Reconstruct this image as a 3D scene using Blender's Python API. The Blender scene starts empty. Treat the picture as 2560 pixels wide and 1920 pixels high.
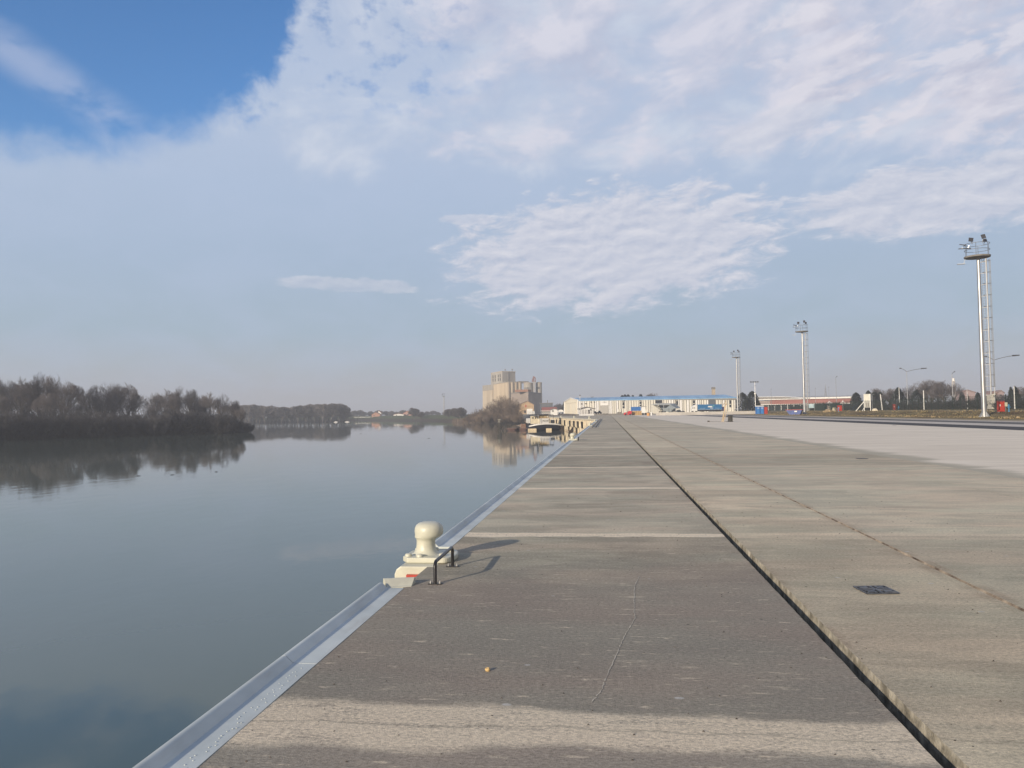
import bpy, bmesh, math, random
import numpy as np
from mathutils import Vector, Matrix, noise as mnoise
random.seed(7)
S = bpy.context.scene
COL = S.collection
R = math.radians
# ---------------------------------------------------------------- camera
F, HC = 1923.0, 1.556
YAW, PITCH, ROLL = R(7.022), R(2.179), R(0.9)
RM = Matrix.Rotation(YAW, 4, 'Z') @ Matrix.Rotation(math.pi/2+PITCH, 4, 'X') @ Matrix.Rotation(-ROLL, 4, 'Z')
cd = bpy.data.cameras.new('camera'); cam = bpy.data.objects.new('camera', cd); COL.objects.link(cam)
cam.matrix_world = Matrix.Translation((0, 0, HC)) @ RM
cd.sensor_width = 36; cd.lens = 36*F/2560; cd.clip_start = .05; cd.clip_end = 20000
S.camera = cam
# ---------------------------------------------------------------- light, exposure
SUN_EL, SUN_AZ = R(15.5), R(212)
S.view_settings.view_transform = 'Standard'; S.view_settings.look = 'None'
S.view_settings.exposure = 0.0; S.view_settings.gamma = 1
S.render.engine = 'CYCLES'
S.cycles.use_denoising = True
S.cycles.max_bounces = 6; S.cycles.volume_bounces = 0; S.cycles.transparent_max_bounces = 8
S.cycles.sample_clamp_indirect = 3
to_sun = Vector((math.sin(SUN_AZ)*math.cos(SUN_EL), math.cos(SUN_AZ)*math.cos(SUN_EL), math.sin(SUN_EL)))
ld = bpy.data.lights.new('sun', 'SUN'); ld.energy = 5.0; ld.angle = R(.5); ld.color = (1.0, .85, .67)
sun = bpy.data.objects.new('sun', ld); COL.objects.link(sun)
sun.rotation_euler = to_sun.to_track_quat('Z', 'Y').to_euler(); sun.location = (0, 0, 200)

class NT:
    def __init__(s, tree): s.t = tree; s.n = tree.nodes; s.l = tree.links
    def node(s, ty, **kw):
        n = s.n.new(ty)
        for k, v in kw.items(): setattr(n, k, v)
        return n
    def put(s, sock, v):
        if hasattr(v, 'links') or hasattr(v, 'is_linked'): s.l.new(v, sock)
        else:
            if isinstance(v, (tuple, list)) and len(v) == 3 and len(sock.default_value) == 4: v = (*v, 1)
            sock.default_value = v
    def m(s, op, a, b=0.0, c=None, clamp=False):
        n = s.node('ShaderNodeMath', operation=op); n.use_clamp = clamp
        s.put(n.inputs[0], a); s.put(n.inputs[1], b)
        if c is not None: s.put(n.inputs[2], c)
        return n.outputs[0]
    def ramp(s, v, a, b, lo=0., hi=1., smooth=True):
        n = s.node('ShaderNodeMapRange'); n.interpolation_type = 'SMOOTHSTEP' if smooth else 'LINEAR'
        s.put(n.inputs[0], v); s.put(n.inputs[1], a); s.put(n.inputs[2], b); s.put(n.inputs[3], lo); s.put(n.inputs[4], hi)
        return n.outputs[0]
    def mix(s, f, a, b, bt='MIX'):
        n = s.node('ShaderNodeMix', data_type='RGBA', blend_type=bt)
        s.put(n.inputs[0], f); s.put(n.inputs[6], a); s.put(n.inputs[7], b)
        return n.outputs[2]
    def xyz(s, v): 
        n = s.node('ShaderNodeSeparateXYZ'); s.put(n.inputs[0], v); return n.outputs
    def comb(s, x, y, z):
        n = s.node('ShaderNodeCombineXYZ')
        for i, v in enumerate((x, y, z)): s.put(n.inputs[i], v)
        return n.outputs[0]
    def scale(s, v, sc):
        n = s.node('ShaderNodeVectorMath', operation='MULTIPLY'); s.put(n.inputs[0], v); n.inputs[1].default_value = sc
        return n.outputs[0]
    def noise(s, v, sc, det=3, rough=.5, dist=0., lac=2.):
        n = s.node('ShaderNodeTexNoise'); s.put(n.inputs['Vector'], v); n.inputs['Scale'].default_value = sc
        n.inputs['Detail'].default_value = det; n.inputs['Roughness'].default_value = rough
        n.inputs['Distortion'].default_value = dist; n.inputs['Lacunarity'].default_value = lac
        return n.outputs[0]
    def curve(s, v, pts, x0, x1, y0, y1):
        """float curve through pts given in real units"""
        t = s.ramp(v, x0, x1, 0, 1, smooth=False)
        n = s.node('ShaderNodeFloatCurve'); s.put(n.inputs['Value'], t)
        c = n.mapping.curves[0]
        P = [((x-x0)/(x1-x0), (y-y0)/(y1-y0)) for x, y in pts]
        while len(c.points) < len(P): c.points.new(.5, .5)
        for p, q in zip(c.points, P): p.location = q
        n.mapping.update()
        return s.m('MULTIPLY_ADD', n.outputs[0], y1-y0, y0)

# ---------------------------------------------------------------- sky
W = bpy.data.worlds.new('World'); S.world = W; W.use_nodes = True
k = NT(W.node_tree); k.n.clear()
BG = .1
sky = k.node('ShaderNodeTexSky', sky_type='NISHITA'); sky.sun_disc = False
sky.sun_elevation = SUN_EL; sky.sun_rotation = SUN_AZ; sky.air_density = 1.0; sky.dust_density = .6; sky.ozone_density = 3.0
co = k.node('ShaderNodeTexCoord').outputs['Generated']
dx, dy, dz = k.xyz(co)
az = k.m('MULTIPLY', k.m('ARCTAN2', dx, dy), 57.2958)
el = k.m('MULTIPLY', k.m('ARCSINE', dz), 57.2958)
hz = k.m('ADD', k.m('MAXIMUM', dz, 0.0), .07)
pl = k.comb(k.m('DIVIDE', dx, hz), k.m('DIVIDE', dy, hz), 0.0)          # plane of the cloud deck
ang = k.comb(az, el, 0.0)
# veil of thin cloud: colour by height above the horizon
def srgb(r, g, b, mul=1.0):
    f = lambda c: ((c/255+.055)/1.055)**2.4 if c > 10 else c/255/12.92
    return (f(r)*mul, f(g)*mul, f(b)*mul)
def sc(*c): return srgb(*c, mul=1/BG)
veil = k.node('ShaderNodeValToRGB'); cr = veil.color_ramp
k.l.new(k.ramp(el, 0, 60, 0, 1, smooth=False), veil.inputs[0])
stops = [(0.0, (176, 175, 180)), (1.6, (177, 179, 185)), (3.6, (174, 185, 196)), (6, (166, 186, 203)), (11, (168, 188, 212)), (16, (175, 193, 219)), (24, (182, 197, 222)), (40, (150, 170, 205)), (60, (95, 125, 175))]
while len(cr.elements) < len(stops): cr.elements.new(.5)
for e, (p, c) in zip(cr.elements, stops): e.position = p/60; e.color = (*srgb(*c), 1)
veilc = k.mix(1.0, veil.outputs[0], (1/BG, 1/BG, 1/BG), 'MULTIPLY')
# broad soft mottling
n1 = k.noise(k.scale(pl, (.55, .8, 1)), 1.0, 5, .55, .3)
n2 = k.noise(k.scale(pl, (1.6, 2.6, 1)), 1.0, 5, .6, .2)
n3 = k.noise(k.scale(ang, (.16, .34, 1)), 1.0, 6, .55, .4)
veil2 = k.mix(k.ramp(n3, .3, .75, 0, .35), veilc, sc(183, 198, 224))
# cloud with lit upper edges: density compared with the density a little higher up
def heaps(mask, sx, sy, lo, hi, amt, det=7, rough=.58, off=(1.0, 1.2), skew=0.0, seed=0.0, dark=(178, 186, 210), light=(222, 223, 234), kk=5.0):
    global c
    a_ = k.m('SUBTRACT', el, k.m('MULTIPLY', az, skew))
    v0 = k.comb(k.m('MULTIPLY', az, sx), k.m('MULTIPLY', a_, sy), seed)
    v1 = k.comb(k.m('MULTIPLY', k.m('SUBTRACT', az, off[0]), sx), k.m('MULTIPLY', k.m('ADD', a_, off[1]), sy), seed)
    d0 = k.noise(v0, 1.0, det, rough, .35); d1 = k.noise(v1, 1.0, det, rough, .35)
    lit = k.m('MULTIPLY_ADD', k.m('SUBTRACT', d0, d1), kk, .5, clamp=True)
    f = k.m('MULTIPLY', k.ramp(k.m('ADD', d0, k.m('MULTIPLY', k.m('SUBTRACT', mask, 1.0), .34)), lo, hi), amt)
    c = k.mix(f, c, k.mix(lit, sc(*dark), sc(*light)))
wr = k.m('MULTIPLY', k.ramp(az, -26, -6), k.ramp(k.m('SUBTRACT', el, k.m('MULTIPLY', az, -.06)), 13.5, 21))
c = veil2
heaps(k.m('MULTIPLY', k.ramp(az, -34, -20), k.ramp(el, 14, 20)), .10, .17, .34, .58, .85, skew=.05, seed=3.3, off=(1.5, 2.0), dark=(182, 195, 219), light=(208, 216, 231), kk=3.5)
heaps(wr, .14, .27, .34, .60, .9, skew=.08, seed=1.7, off=(1.2, 1.5), dark=(186, 193, 215), light=(218, 218, 231), kk=4)
heaps(k.m('MULTIPLY', wr, k.ramp(az, 2, 16)), .17, .40, .42, .56, .8, skew=.10, seed=8.1, off=(.8, 1.0), dark=(193, 194, 212), light=(224, 222, 232), kk=5)
def bank(caz, cel, ra, re, tilt, amt=.95, fs=1.0, seed=0.0):
    da = k.m('SUBTRACT', az, caz); de = k.m('SUBTRACT', k.m('SUBTRACT', el, cel), k.m('MULTIPLY', da, tilt))
    q_ = k.m('ADD', k.m('POWER', k.m('ABSOLUTE', k.m('DIVIDE', da, ra)), 2.2), k.m('POWER', k.m('ABSOLUTE', k.m('DIVIDE', de, re)), 2.2))
    heaps(k.m('SUBTRACT', 1.75, q_), .34*fs, .92*fs, .40, .62, amt, det=8, rough=.66, off=(.22/fs, .40/fs), skew=tilt, seed=seed, dark=(188, 196, 216), light=(222, 223, 233), kk=2.4)
bank(.6, 11.8, 13.2, 4.8, .07)
bank(22.5, 13.4, 9.5, 2.6, .02, .9, .8, 4.0)
bank(-19.0, 9.5, 5.6, .6, -.02, .5, 1.2, 6.0)
bank(-10.2, 14.3, 2.4, .4, 0, .6, 1.2, 7.0)
bank(12, 19.2, 5.0, 1.2, .2, .7, .6, 9.0)
# clear blue: everything above a scalloped edge
edge = k.curve(az, [(-60, 17), (-40.8, 16.2), (-37.6, 16.7), (-35, 16.9), (-32.4, 17.6), (-30.1, 18.7), (-27.7, 19.8), (-25.6, 21.0), (-24.2, 22.3), (-23.3, 24.2), (-22.2, 27.5), (-19, 34), (-10, 50), (60, 52)], -60, 60, 0, 60)
wob = k.noise(k.scale(ang, (.42, .5, 1)), 1.0, 6, .6, .2)
ed = k.m('SUBTRACT', el, k.m('ADD', edge, k.m('MULTIPLY', k.m('SUBTRACT', wob, .5), k.ramp(az, -30, -24, 3.2, 9.0))))
blue = k.ramp(ed, -1.0, 2.2)
# ragged holes near the right side of the clear patch
hn = k.noise(k.scale(ang, (.5, .75, 1)), 1.0, 5, .6)
hreg = k.m('MULTIPLY', k.m('MULTIPLY', k.ramp(az, -25, -21), k.ramp(az, -5, -15)), k.ramp(el, 19.5, 24))
hole = k.m('MULTIPLY', k.ramp(hn, .48, .74), k.m('MULTIPLY', hreg, .55))
blue = k.m('MAXIMUM', blue, hole)
behind = k.ramp(k.m('ABSOLUTE', az), 60, 95)
c = k.mix(k.m('MULTIPLY', behind, .8), c, sc(150, 147, 145))
blue = k.m('MULTIPLY', blue, k.m('SUBTRACT', 1.0, k.m('MULTIPLY', k.m('MULTIPLY', behind, k.ramp(el, 75, 45)), .75)))
hs = k.node('ShaderNodeHueSaturation'); hs.inputs['Saturation'].default_value = 1.10; hs.inputs['Value'].default_value = 1.85
k.put(hs.inputs['Color'], k.mix(1.0, sky.outputs[0], (.82, .90, 1.02), 'MULTIPLY'))
bl = hs.outputs[0]
wisp = k.noise(k.scale(ang, (.13, .3, 1)), 1.0, 5, .55, .4)
line = k.m('ABSOLUTE', k.m('ADD', k.m('SUBTRACT', el, 19.6), k.m('MULTIPLY', k.m('ADD', az, 35), .52)))
ws = k.m('MULTIPLY', k.m('MULTIPLY', k.ramp(line, 2.2, .2), k.ramp(wisp, .36, .62)), .5)
ws = k.m('MULTIPLY', ws, k.ramp(az, -27, -31))
bl = k.mix(ws, bl, sc(190, 200, 225))
c = k.mix(blue, c, bl)
c = k.mix(k.ramp(el, -1, -6), c, sc(70, 72, 74))
bgn = k.node('ShaderNodeBackground'); k.put(bgn.inputs[0], c); bgn.inputs[1].default_value = BG
out = k.node('ShaderNodeOutputWorld'); k.l.new(bgn.outputs[0], out.inputs[0])

# ---------------------------------------------------------------- helpers: pixels of the survey -> points in the place
R3 = RM.to_3x3()
def ray(px, py): return R3 @ Vector(((px-1280)/F, -(py-960)/F, -1.0))
def at(px, py, D): 
    d = ray(px, py); return Vector((0, 0, HC)) + d*D
def G(px, py, z=0.0):
    d = ray(px, py); t = (z-HC)/d.z; return Vector((0, 0, HC)) + d*t
def xy(px, D): 
    p = at(px, 1030, D); return p.x, p.y

# ---------------------------------------------------------------- materials
MATS = {}
def mat(name, col, rough=.7, metal=0., var=.12, sc_=1.5, bump=0., spec=.5, streak=(1, 1, 1), col2=None, emit=None):
    if name in MATS: return MATS[name]
    m = bpy.data.materials.new(name); m.use_nodes = True; MATS[name] = m
    q = NT(m.node_tree); p = q.n['Principled BSDF']
    p.inputs['Roughness'].default_value = rough; p.inputs['Metallic'].default_value = metal
    p.inputs['Specular IOR Level'].default_value = spec
    v = q.scale(q.node('ShaderNodeTexCoord').outputs['Object'], streak)
    n = q.noise(v, sc_, 5, .6)
    lo = tuple(x*(1-var) for x in col); hi = tuple(min(1, x*(1+var)) for x in (col2 or col))
    q.put(p.inputs['Base Color'], q.mix(q.ramp(n, .3, .7), lo, hi))
    if bump:
        b = q.node('ShaderNodeBump'); b.inputs['Strength'].default_value = bump; b.inputs['Distance'].default_value = .02
        q.put(b.inputs['Height'], q.noise(v, sc_*8, 4, .6)); q.l.new(b.outputs[0], p.inputs['Normal'])
    return m

# ---------------------------------------------------------------- mesh builder
class MB:
    def __init__(s): s.v = []; s.f = []; s.mi = []; s.cur = 0
    def add(s, vs, fs):
        o = len(s.v); s.v += [tuple(p) for p in vs]; s.f += [tuple(i+o for i in f) for f in fs]; s.mi += [s.cur]*len(fs); return s
    def box(s, x0, x1, y0, y1, z0, z1):
        vs = [(x, y, z) for z in (z0, z1) for y in (y0, y1) for x in (x0, x1)]
        return s.add(vs, [(0, 2, 3, 1), (4, 5, 7, 6), (0, 1, 5, 4), (2, 6, 7, 3), (0, 4, 6, 2), (1, 3, 7, 5)])
    def prism(s, poly, z0, z1):
        n = len(poly); vs = [(x, y, z0) for x, y in poly]+[(x, y, z1) for x, y in poly]
        return s.add(vs, [tuple(range(n-1, -1, -1)), tuple(range(n, 2*n))]+[(i, (i+1) % n, n+(i+1) % n, n+i) for i in range(n)])
    def prismx(s, poly, x0, x1):                     # polygon in y,z pushed along x
        n = len(poly); vs = [(x0, a, b) for a, b in poly]+[(x1, a, b) for a, b in poly]
        return s.add(vs, [tuple(range(n-1, -1, -1)), tuple(range(n, 2*n))]+[(i, (i+1) % n, n+(i+1) % n, n+i) for i in range(n)])
    def prismy(s, poly, y0, y1):                     # polygon in x,z pushed along y
        n = len(poly); vs = [(a, y0, b) for a, b in poly]+[(a, y1, b) for a, b in poly]
        return s.add(vs, [tuple(range(n)), tuple(range(2*n-1, n-1, -1))]+[(i, n+i, n+(i+1) % n, (i+1) % n) for i in range(n)])
    def tube(s, pts, rs, n=8, caps=True):
        pts = [Vector(p) for p in pts]
        if not isinstance(rs, (list, tuple)): rs = [rs]*len(pts)
        vs = []; fs = []; pu = None
        for i, p in enumerate(pts):
            a = pts[max(i-1, 0)]; b = pts[min(i+1, len(pts)-1)]; t = (b-a).normalized()
            if pu is None:
                u = t.orthogonal().normalized()
            else:
                u = (pu-t*pu.dot(t)); u = u.normalized() if u.length > 1e-6 else t.orthogonal().normalized()
            pu = u; w = t.cross(u)
            for j in range(n):
                a_ = 2*math.pi*j/n; vs.append(p+(u*math.cos(a_)+w*math.sin(a_))*rs[i])
        for i in range(len(pts)-1):
            for j in range(n):
                fs.append((i*n+j, i*n+(j+1) % n, (i+1)*n+(j+1) % n, (i+1)*n+j))
        if caps: fs.append(tuple(range(n-1, -1, -1))); fs.append(tuple((len(pts)-1)*n+j for j in range(n)))
        return s.add(vs, fs)
    def bar(s, p, q, w, h=None):
        h = h or w; p = Vector(p); q = Vector(q); t = (q-p).normalized()
        up = Vector((0, 0, 1)) if abs(t.z) < .95 else Vector((0, 1, 0))
        u = t.cross(up).normalized(); v = u.cross(t)
        vs = [c_+u*a*w/2+v*b*h/2 for c_ in (p, q) for a, b in ((-1, -1), (1, -1), (1, 1), (-1, 1))]
        return s.add(vs, [(3, 2, 1, 0), (4, 5, 6, 7), (0, 1, 5, 4), (1, 2, 6, 5), (2, 3, 7, 6), (3, 0, 4, 7)])
    def lathe(s, prof, n=24, cx=0, cy=0, ox=0, oy=0):    # prof: (r, z) or (r, z, shift)
        vs = []; fs = []
        for pr in prof:
            r, z = pr[0], pr[1]; sh = pr[2] if len(pr) > 2 else 0
            for j in range(n):
                a = 2*math.pi*j/n; vs.append((cx+r*math.cos(a)+sh*ox, cy+r*math.sin(a)+sh*oy, z))
        m = len(prof)
        for i in range(m-1):
            for j in range(n): fs.append((i*n+j, i*n+(j+1) % n, (i+1)*n+(j+1) % n, (i+1)*n+j))
        fs.append(tuple(range(n-1, -1, -1))); fs.append(tuple((m-1)*n+j for j in range(n)))
        return s.add(vs, fs)
    def ring(s, c_, r, t, n=20):
        s.tube([(c_[0]+r*math.cos(2*math.pi*i/n), c_[1]+r*math.sin(2*math.pi*i/n), c_[2]) for i in range(n+1)], t, 4, False); return s
    def build(s, name, m, parent=None, smooth=False, bevel=0., recalc=True):
        me = bpy.data.meshes.new(name); me.from_pydata(s.v, [], s.f)
        for x in (m if isinstance(m, (list, tuple)) else [m]): me.materials.append(x)
        if any(s.mi): me.polygons.foreach_set('material_index', s.mi)
        if recalc and len(s.f) < 6000:
            b = bmesh.new(); b.from_mesh(me); bmesh.ops.recalc_face_normals(b, faces=b.faces); b.to_mesh(me); b.free()
        if smooth:
            me.polygons.foreach_set('use_smooth', [True]*len(me.polygons))
            try: me.set_sharp_from_angle(angle=R(40))
            except Exception: pass
        o = bpy.data.objects.new(name, me); COL.objects.link(o)
        if parent: o.parent = parent
        if bevel:
            bv = o.modifiers.new('bevel', 'BEVEL'); bv.width = bevel; bv.segments = 2; bv.limit_method = 'ANGLE'; bv.angle_limit = R(40)
        return o
def tag(o, label=None, cat=None, group=None, kind=None):
    if label: o['label'] = label
    if cat: o['category'] = cat
    if group: o['group'] = group
    if kind: o['kind'] = kind
    return o
def thing(name, label, cat, loc=(0, 0, 0), rz=0, group=None):
    o = bpy.data.objects.new(name, None); COL.objects.link(o); o.location = loc; o.rotation_euler = (0, 0, rz)
    o.empty_display_size = .2
    return tag(o, label, cat, group)
def copy_tree(o, parent=None):
    c_ = o.copy(); COL.objects.link(c_); c_.parent = parent
    for ch in list(KIDS.get(o.name, [])): copy_tree(ch, c_)
    return c_
KIDS = {}
def index():
    KIDS.clear()
    for o in COL.objects:
        if o.parent: KIDS.setdefault(o.parent.name, []).append(o)
def dup(o, loc, rz=0, label=None, scale=None):
    c_ = copy_tree(o); c_.location = loc; c_.rotation_euler = (0, 0, rz)
    if label: c_['label'] = label
    if scale: c_.scale = scale
    return c_
def text_mesh(body, size, name, m, parent, loc, rot, depth=.01, sx=1.0):
    cu = bpy.data.curves.new(name, 'FONT'); cu.body = body; cu.size = size; cu.extrude = depth; cu.align_x = 'CENTER'; cu.align_y = 'CENTER'
    o = bpy.data.objects.new('tmp_text', cu); COL.objects.link(o)
    dg = bpy.context.evaluated_depsgraph_get(); me = bpy.data.meshes.new_from_object(o.evaluated_get(dg)); me.name = name
    bpy.data.objects.remove(o); me.materials.clear(); me.materials.append(m)
    t = bpy.data.objects.new(name, me); COL.objects.link(t); t.parent = parent; t.location = loc; t.rotation_euler = rot; t.scale = (sx, 1, 1)
    return t

WZ = -3.75                                            # water level
# ---------------------------------------------------------------- terrain
def smooth(a, b, x): 
    t = np.clip((x-a)/(b-a), 0, 1); return t*t*(3-2*t)
def gz(x, y):                                         # ground height on the port side
    a = .06*smooth(38, 43, x)+.69*smooth(50.5, 57, x)+.1*smooth(57, 59.5, x)
    b = .8*smooth(352, 385, y)
    return np.maximum(a, b)
def gzf(x, y): return float(gz(np.array(float(x)), np.array(float(y))))
COAST = [(-1.9, -60), (-1.9, 159), (-41, 414), (-93, 493), (-154, 647), (-290, 855), (-900, 1100), (-3000, 1500)]
LANDA = COAST+[(-3000, 9000), (9000, 9000), (9000, -60)]
LANDB = [(-137, 266), (-154, 300), (-230, 360), (-600, 480), (-1500, 400), (-1500, -60), (-330, -60), (-215, 140), (-179, 208), (-158, 243)]
LANDC = [(-232, 684), (-262, 760), (-900, 950), (-3000, 1100), (-3000, 560), (-900, 560), (-440, 650)]
def sdf(poly, X, Y):
    d = np.full(X.shape, 1e9); ins = np.zeros(X.shape, bool); n = len(poly)
    for i in range(n):
        ax, ay = poly[i]; bx, by = poly[(i+1) % n]
        ex, ey = bx-ax, by-ay; t = np.clip(((X-ax)*ex+(Y-ay)*ey)/(ex*ex+ey*ey), 0, 1)
        d = np.minimum(d, np.hypot(X-ax-t*ex, Y-ay-t*ey))
        cnd = ((ay > Y) != (by > Y)); 
        with np.errstate(divide='ignore', invalid='ignore'): xx = (bx-ax)*(Y-ay)/(by-ay+1e-12)+ax
        ins ^= cnd & (X < xx)
    return np.where(ins, d, -d)
xs = np.concatenate([np.linspace(-3000, -700, 12), np.arange(-660, -400, 24), np.arange(-400, -60, 6), np.arange(-60, -8, 4), np.arange(-8, 90, 3.), np.arange(90, 500, 20), np.linspace(520, 7000, 14)])
ys = np.concatenate([np.arange(-60, 120, 15.), np.arange(120, 520, 6.), np.arange(520, 900, 14.), np.linspace(930, 8000, 18)])
XX, YY = np.meshgrid(xs, ys)
dA, dB, dC = (sdf(p, XX, YY) for p in (LANDA, LANDB, LANDC))
rnd = np.array([[mnoise.noise(Vector((a*.05, b*.05, 0))) for a in xs] for b in ys])
far = YY > 400
zA = np.where(far, np.minimum(-5+np.maximum(dA, -3)*.42+rnd*1.2, gz(XX, YY)+rnd*.15), np.where(dA > 1.2, np.where(XX < 38.2, -.35, gz(XX, YY)+rnd*.10*np.where(XX > 45, 1, 0)), -6.5))
zB = np.minimum(-5.2+np.maximum(dB, -3)*.5, -2.9+rnd*.5)
zC = np.minimum(-5.2+np.maximum(dC, -3)*.3, -2.6+rnd*.4)
ZZ = np.maximum(np.maximum(zA, zB), zC); ZZ = np.where((dA < -6) & (dB < -6) & (dC < -6), -6.5, ZZ)
mb = MB(); mb.v = [(float(a), float(b), float(c_)) for a, b, c_ in zip(XX.ravel(), YY.ravel(), ZZ.ravel())]
nx = len(xs)
mb.f = [(j*nx+i, j*nx+i+1, (j+1)*nx+i+1, (j+1)*nx+i) for j in range(len(ys)-1) for i in range(nx-1)]; mb.mi = [0]*len(mb.f)
def ground_mat():
    m = bpy.data.materials.new('ground'); m.use_nodes = True; q = NT(m.node_tree); p = q.n['Principled BSDF']; p.inputs['Roughness'].default_value = .95
    p.inputs['Specular IOR Level'].default_value = .15
    pos = q.node('ShaderNodeNewGeometry').outputs['Position']; x, y, z = q.xyz(pos)
    a = q.noise(pos, .15, 5, .6); b = q.noise(q.scale(pos, (1, .25, 1)), .8, 5, .65)
    brown = q.mix(q.ramp(b, .35, .65), (.085, .055, .028), (.19, .135, .07))
    tan = q.mix(q.ramp(b, .3, .7), (.30, .26, .19), (.42, .37, .28))
    c_ = q.mix(q.ramp(a, .35, .6), brown, q.mix(q.ramp(b, .4, .6), (.13, .11, .045), (.24, .19, .10)))
    tanf = q.m('MAXIMUM', q.ramp(q.m('ADD', x, q.m('MULTIPLY', b, 4)), 45.5, 42.5), q.m('MULTIPLY', q.ramp(q.m('ABSOLUTE', q.m('SUBTRACT', q.m('ADD', x, q.m('MULTIPLY', a, 4)), 62.5)), 3.5, 1.5), .55))
    c_ = q.mix(tanf, c_, tan)
    grass = q.mix(q.ramp(b, .3, .7), (.05, .065, .025), (.10, .115, .05))
    c_ = q.mix(q.m('MULTIPLY', q.ramp(x, -40, -70), q.ramp(y, 460, 520)), c_, grass)
    c_ = q.mix(q.m('MULTIPLY', q.m('MULTIPLY', q.ramp(y, 344, 350), q.ramp(x, -48, -40)), q.ramp(x, 60, 30)), c_, q.mix(b, (.14, .125, .11), (.22, .2, .18)))
    mud = (.06, .045, .035)
    c_ = q.mix(q.ramp(z, -1.2, -3.0), c_, mud)
    q.put(p.inputs['Base Color'], c_)
    bp = q.node('ShaderNodeBump'); bp.inputs['Strength'].default_value = .6; bp.inputs['Distance'].default_value = .3
    q.put(bp.inputs['Height'], q.noise(pos, 1.2, 5, .65)); q.l.new(bp.outputs[0], p.inputs['Normal'])
    return m
tag(mb.build('ground', ground_mat(), smooth=True, recalc=False), kind='structure')

# water
m = bpy.data.materials.new('water'); m.use_nodes = True; q = NT(m.node_tree); p = q.n['Principled BSDF']
p.inputs['Base Color'].default_value = (.108, .140, .116, 1); p.inputs['Roughness'].default_value = .02; p.inputs['IOR'].default_value = 1.42
pos = q.node('ShaderNodeNewGeometry').outputs['Position']
h = q.m('ADD', q.m('MULTIPLY', q.noise(q.scale(pos, (.7, .35, 1)), 1.0, 3, .5), .6), q.m('MULTIPLY', q.noise(pos, 3.0, 3, .5), .12))
patch = q.ramp(q.noise(q.scale(pos, (.03, .012, 1)), 1.0, 4, .6), .40, .62, .25, 1)
bp = q.node('ShaderNodeBump'); q.put(bp.inputs['Strength'], q.m('MULTIPLY', patch, .035)); bp.inputs['Distance'].default_value = .5
q.put(bp.inputs['Height'], h); q.l.new(bp.outputs[0], p.inputs['Normal'])
mb = MB(); mb.add([(-6000, -300, WZ), (200, -300, WZ), (200, 6000, WZ), (-6000, 6000, WZ)], [(0, 1, 2, 3)])
tag(mb.build('river', m, recalc=False), kind='structure')

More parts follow.
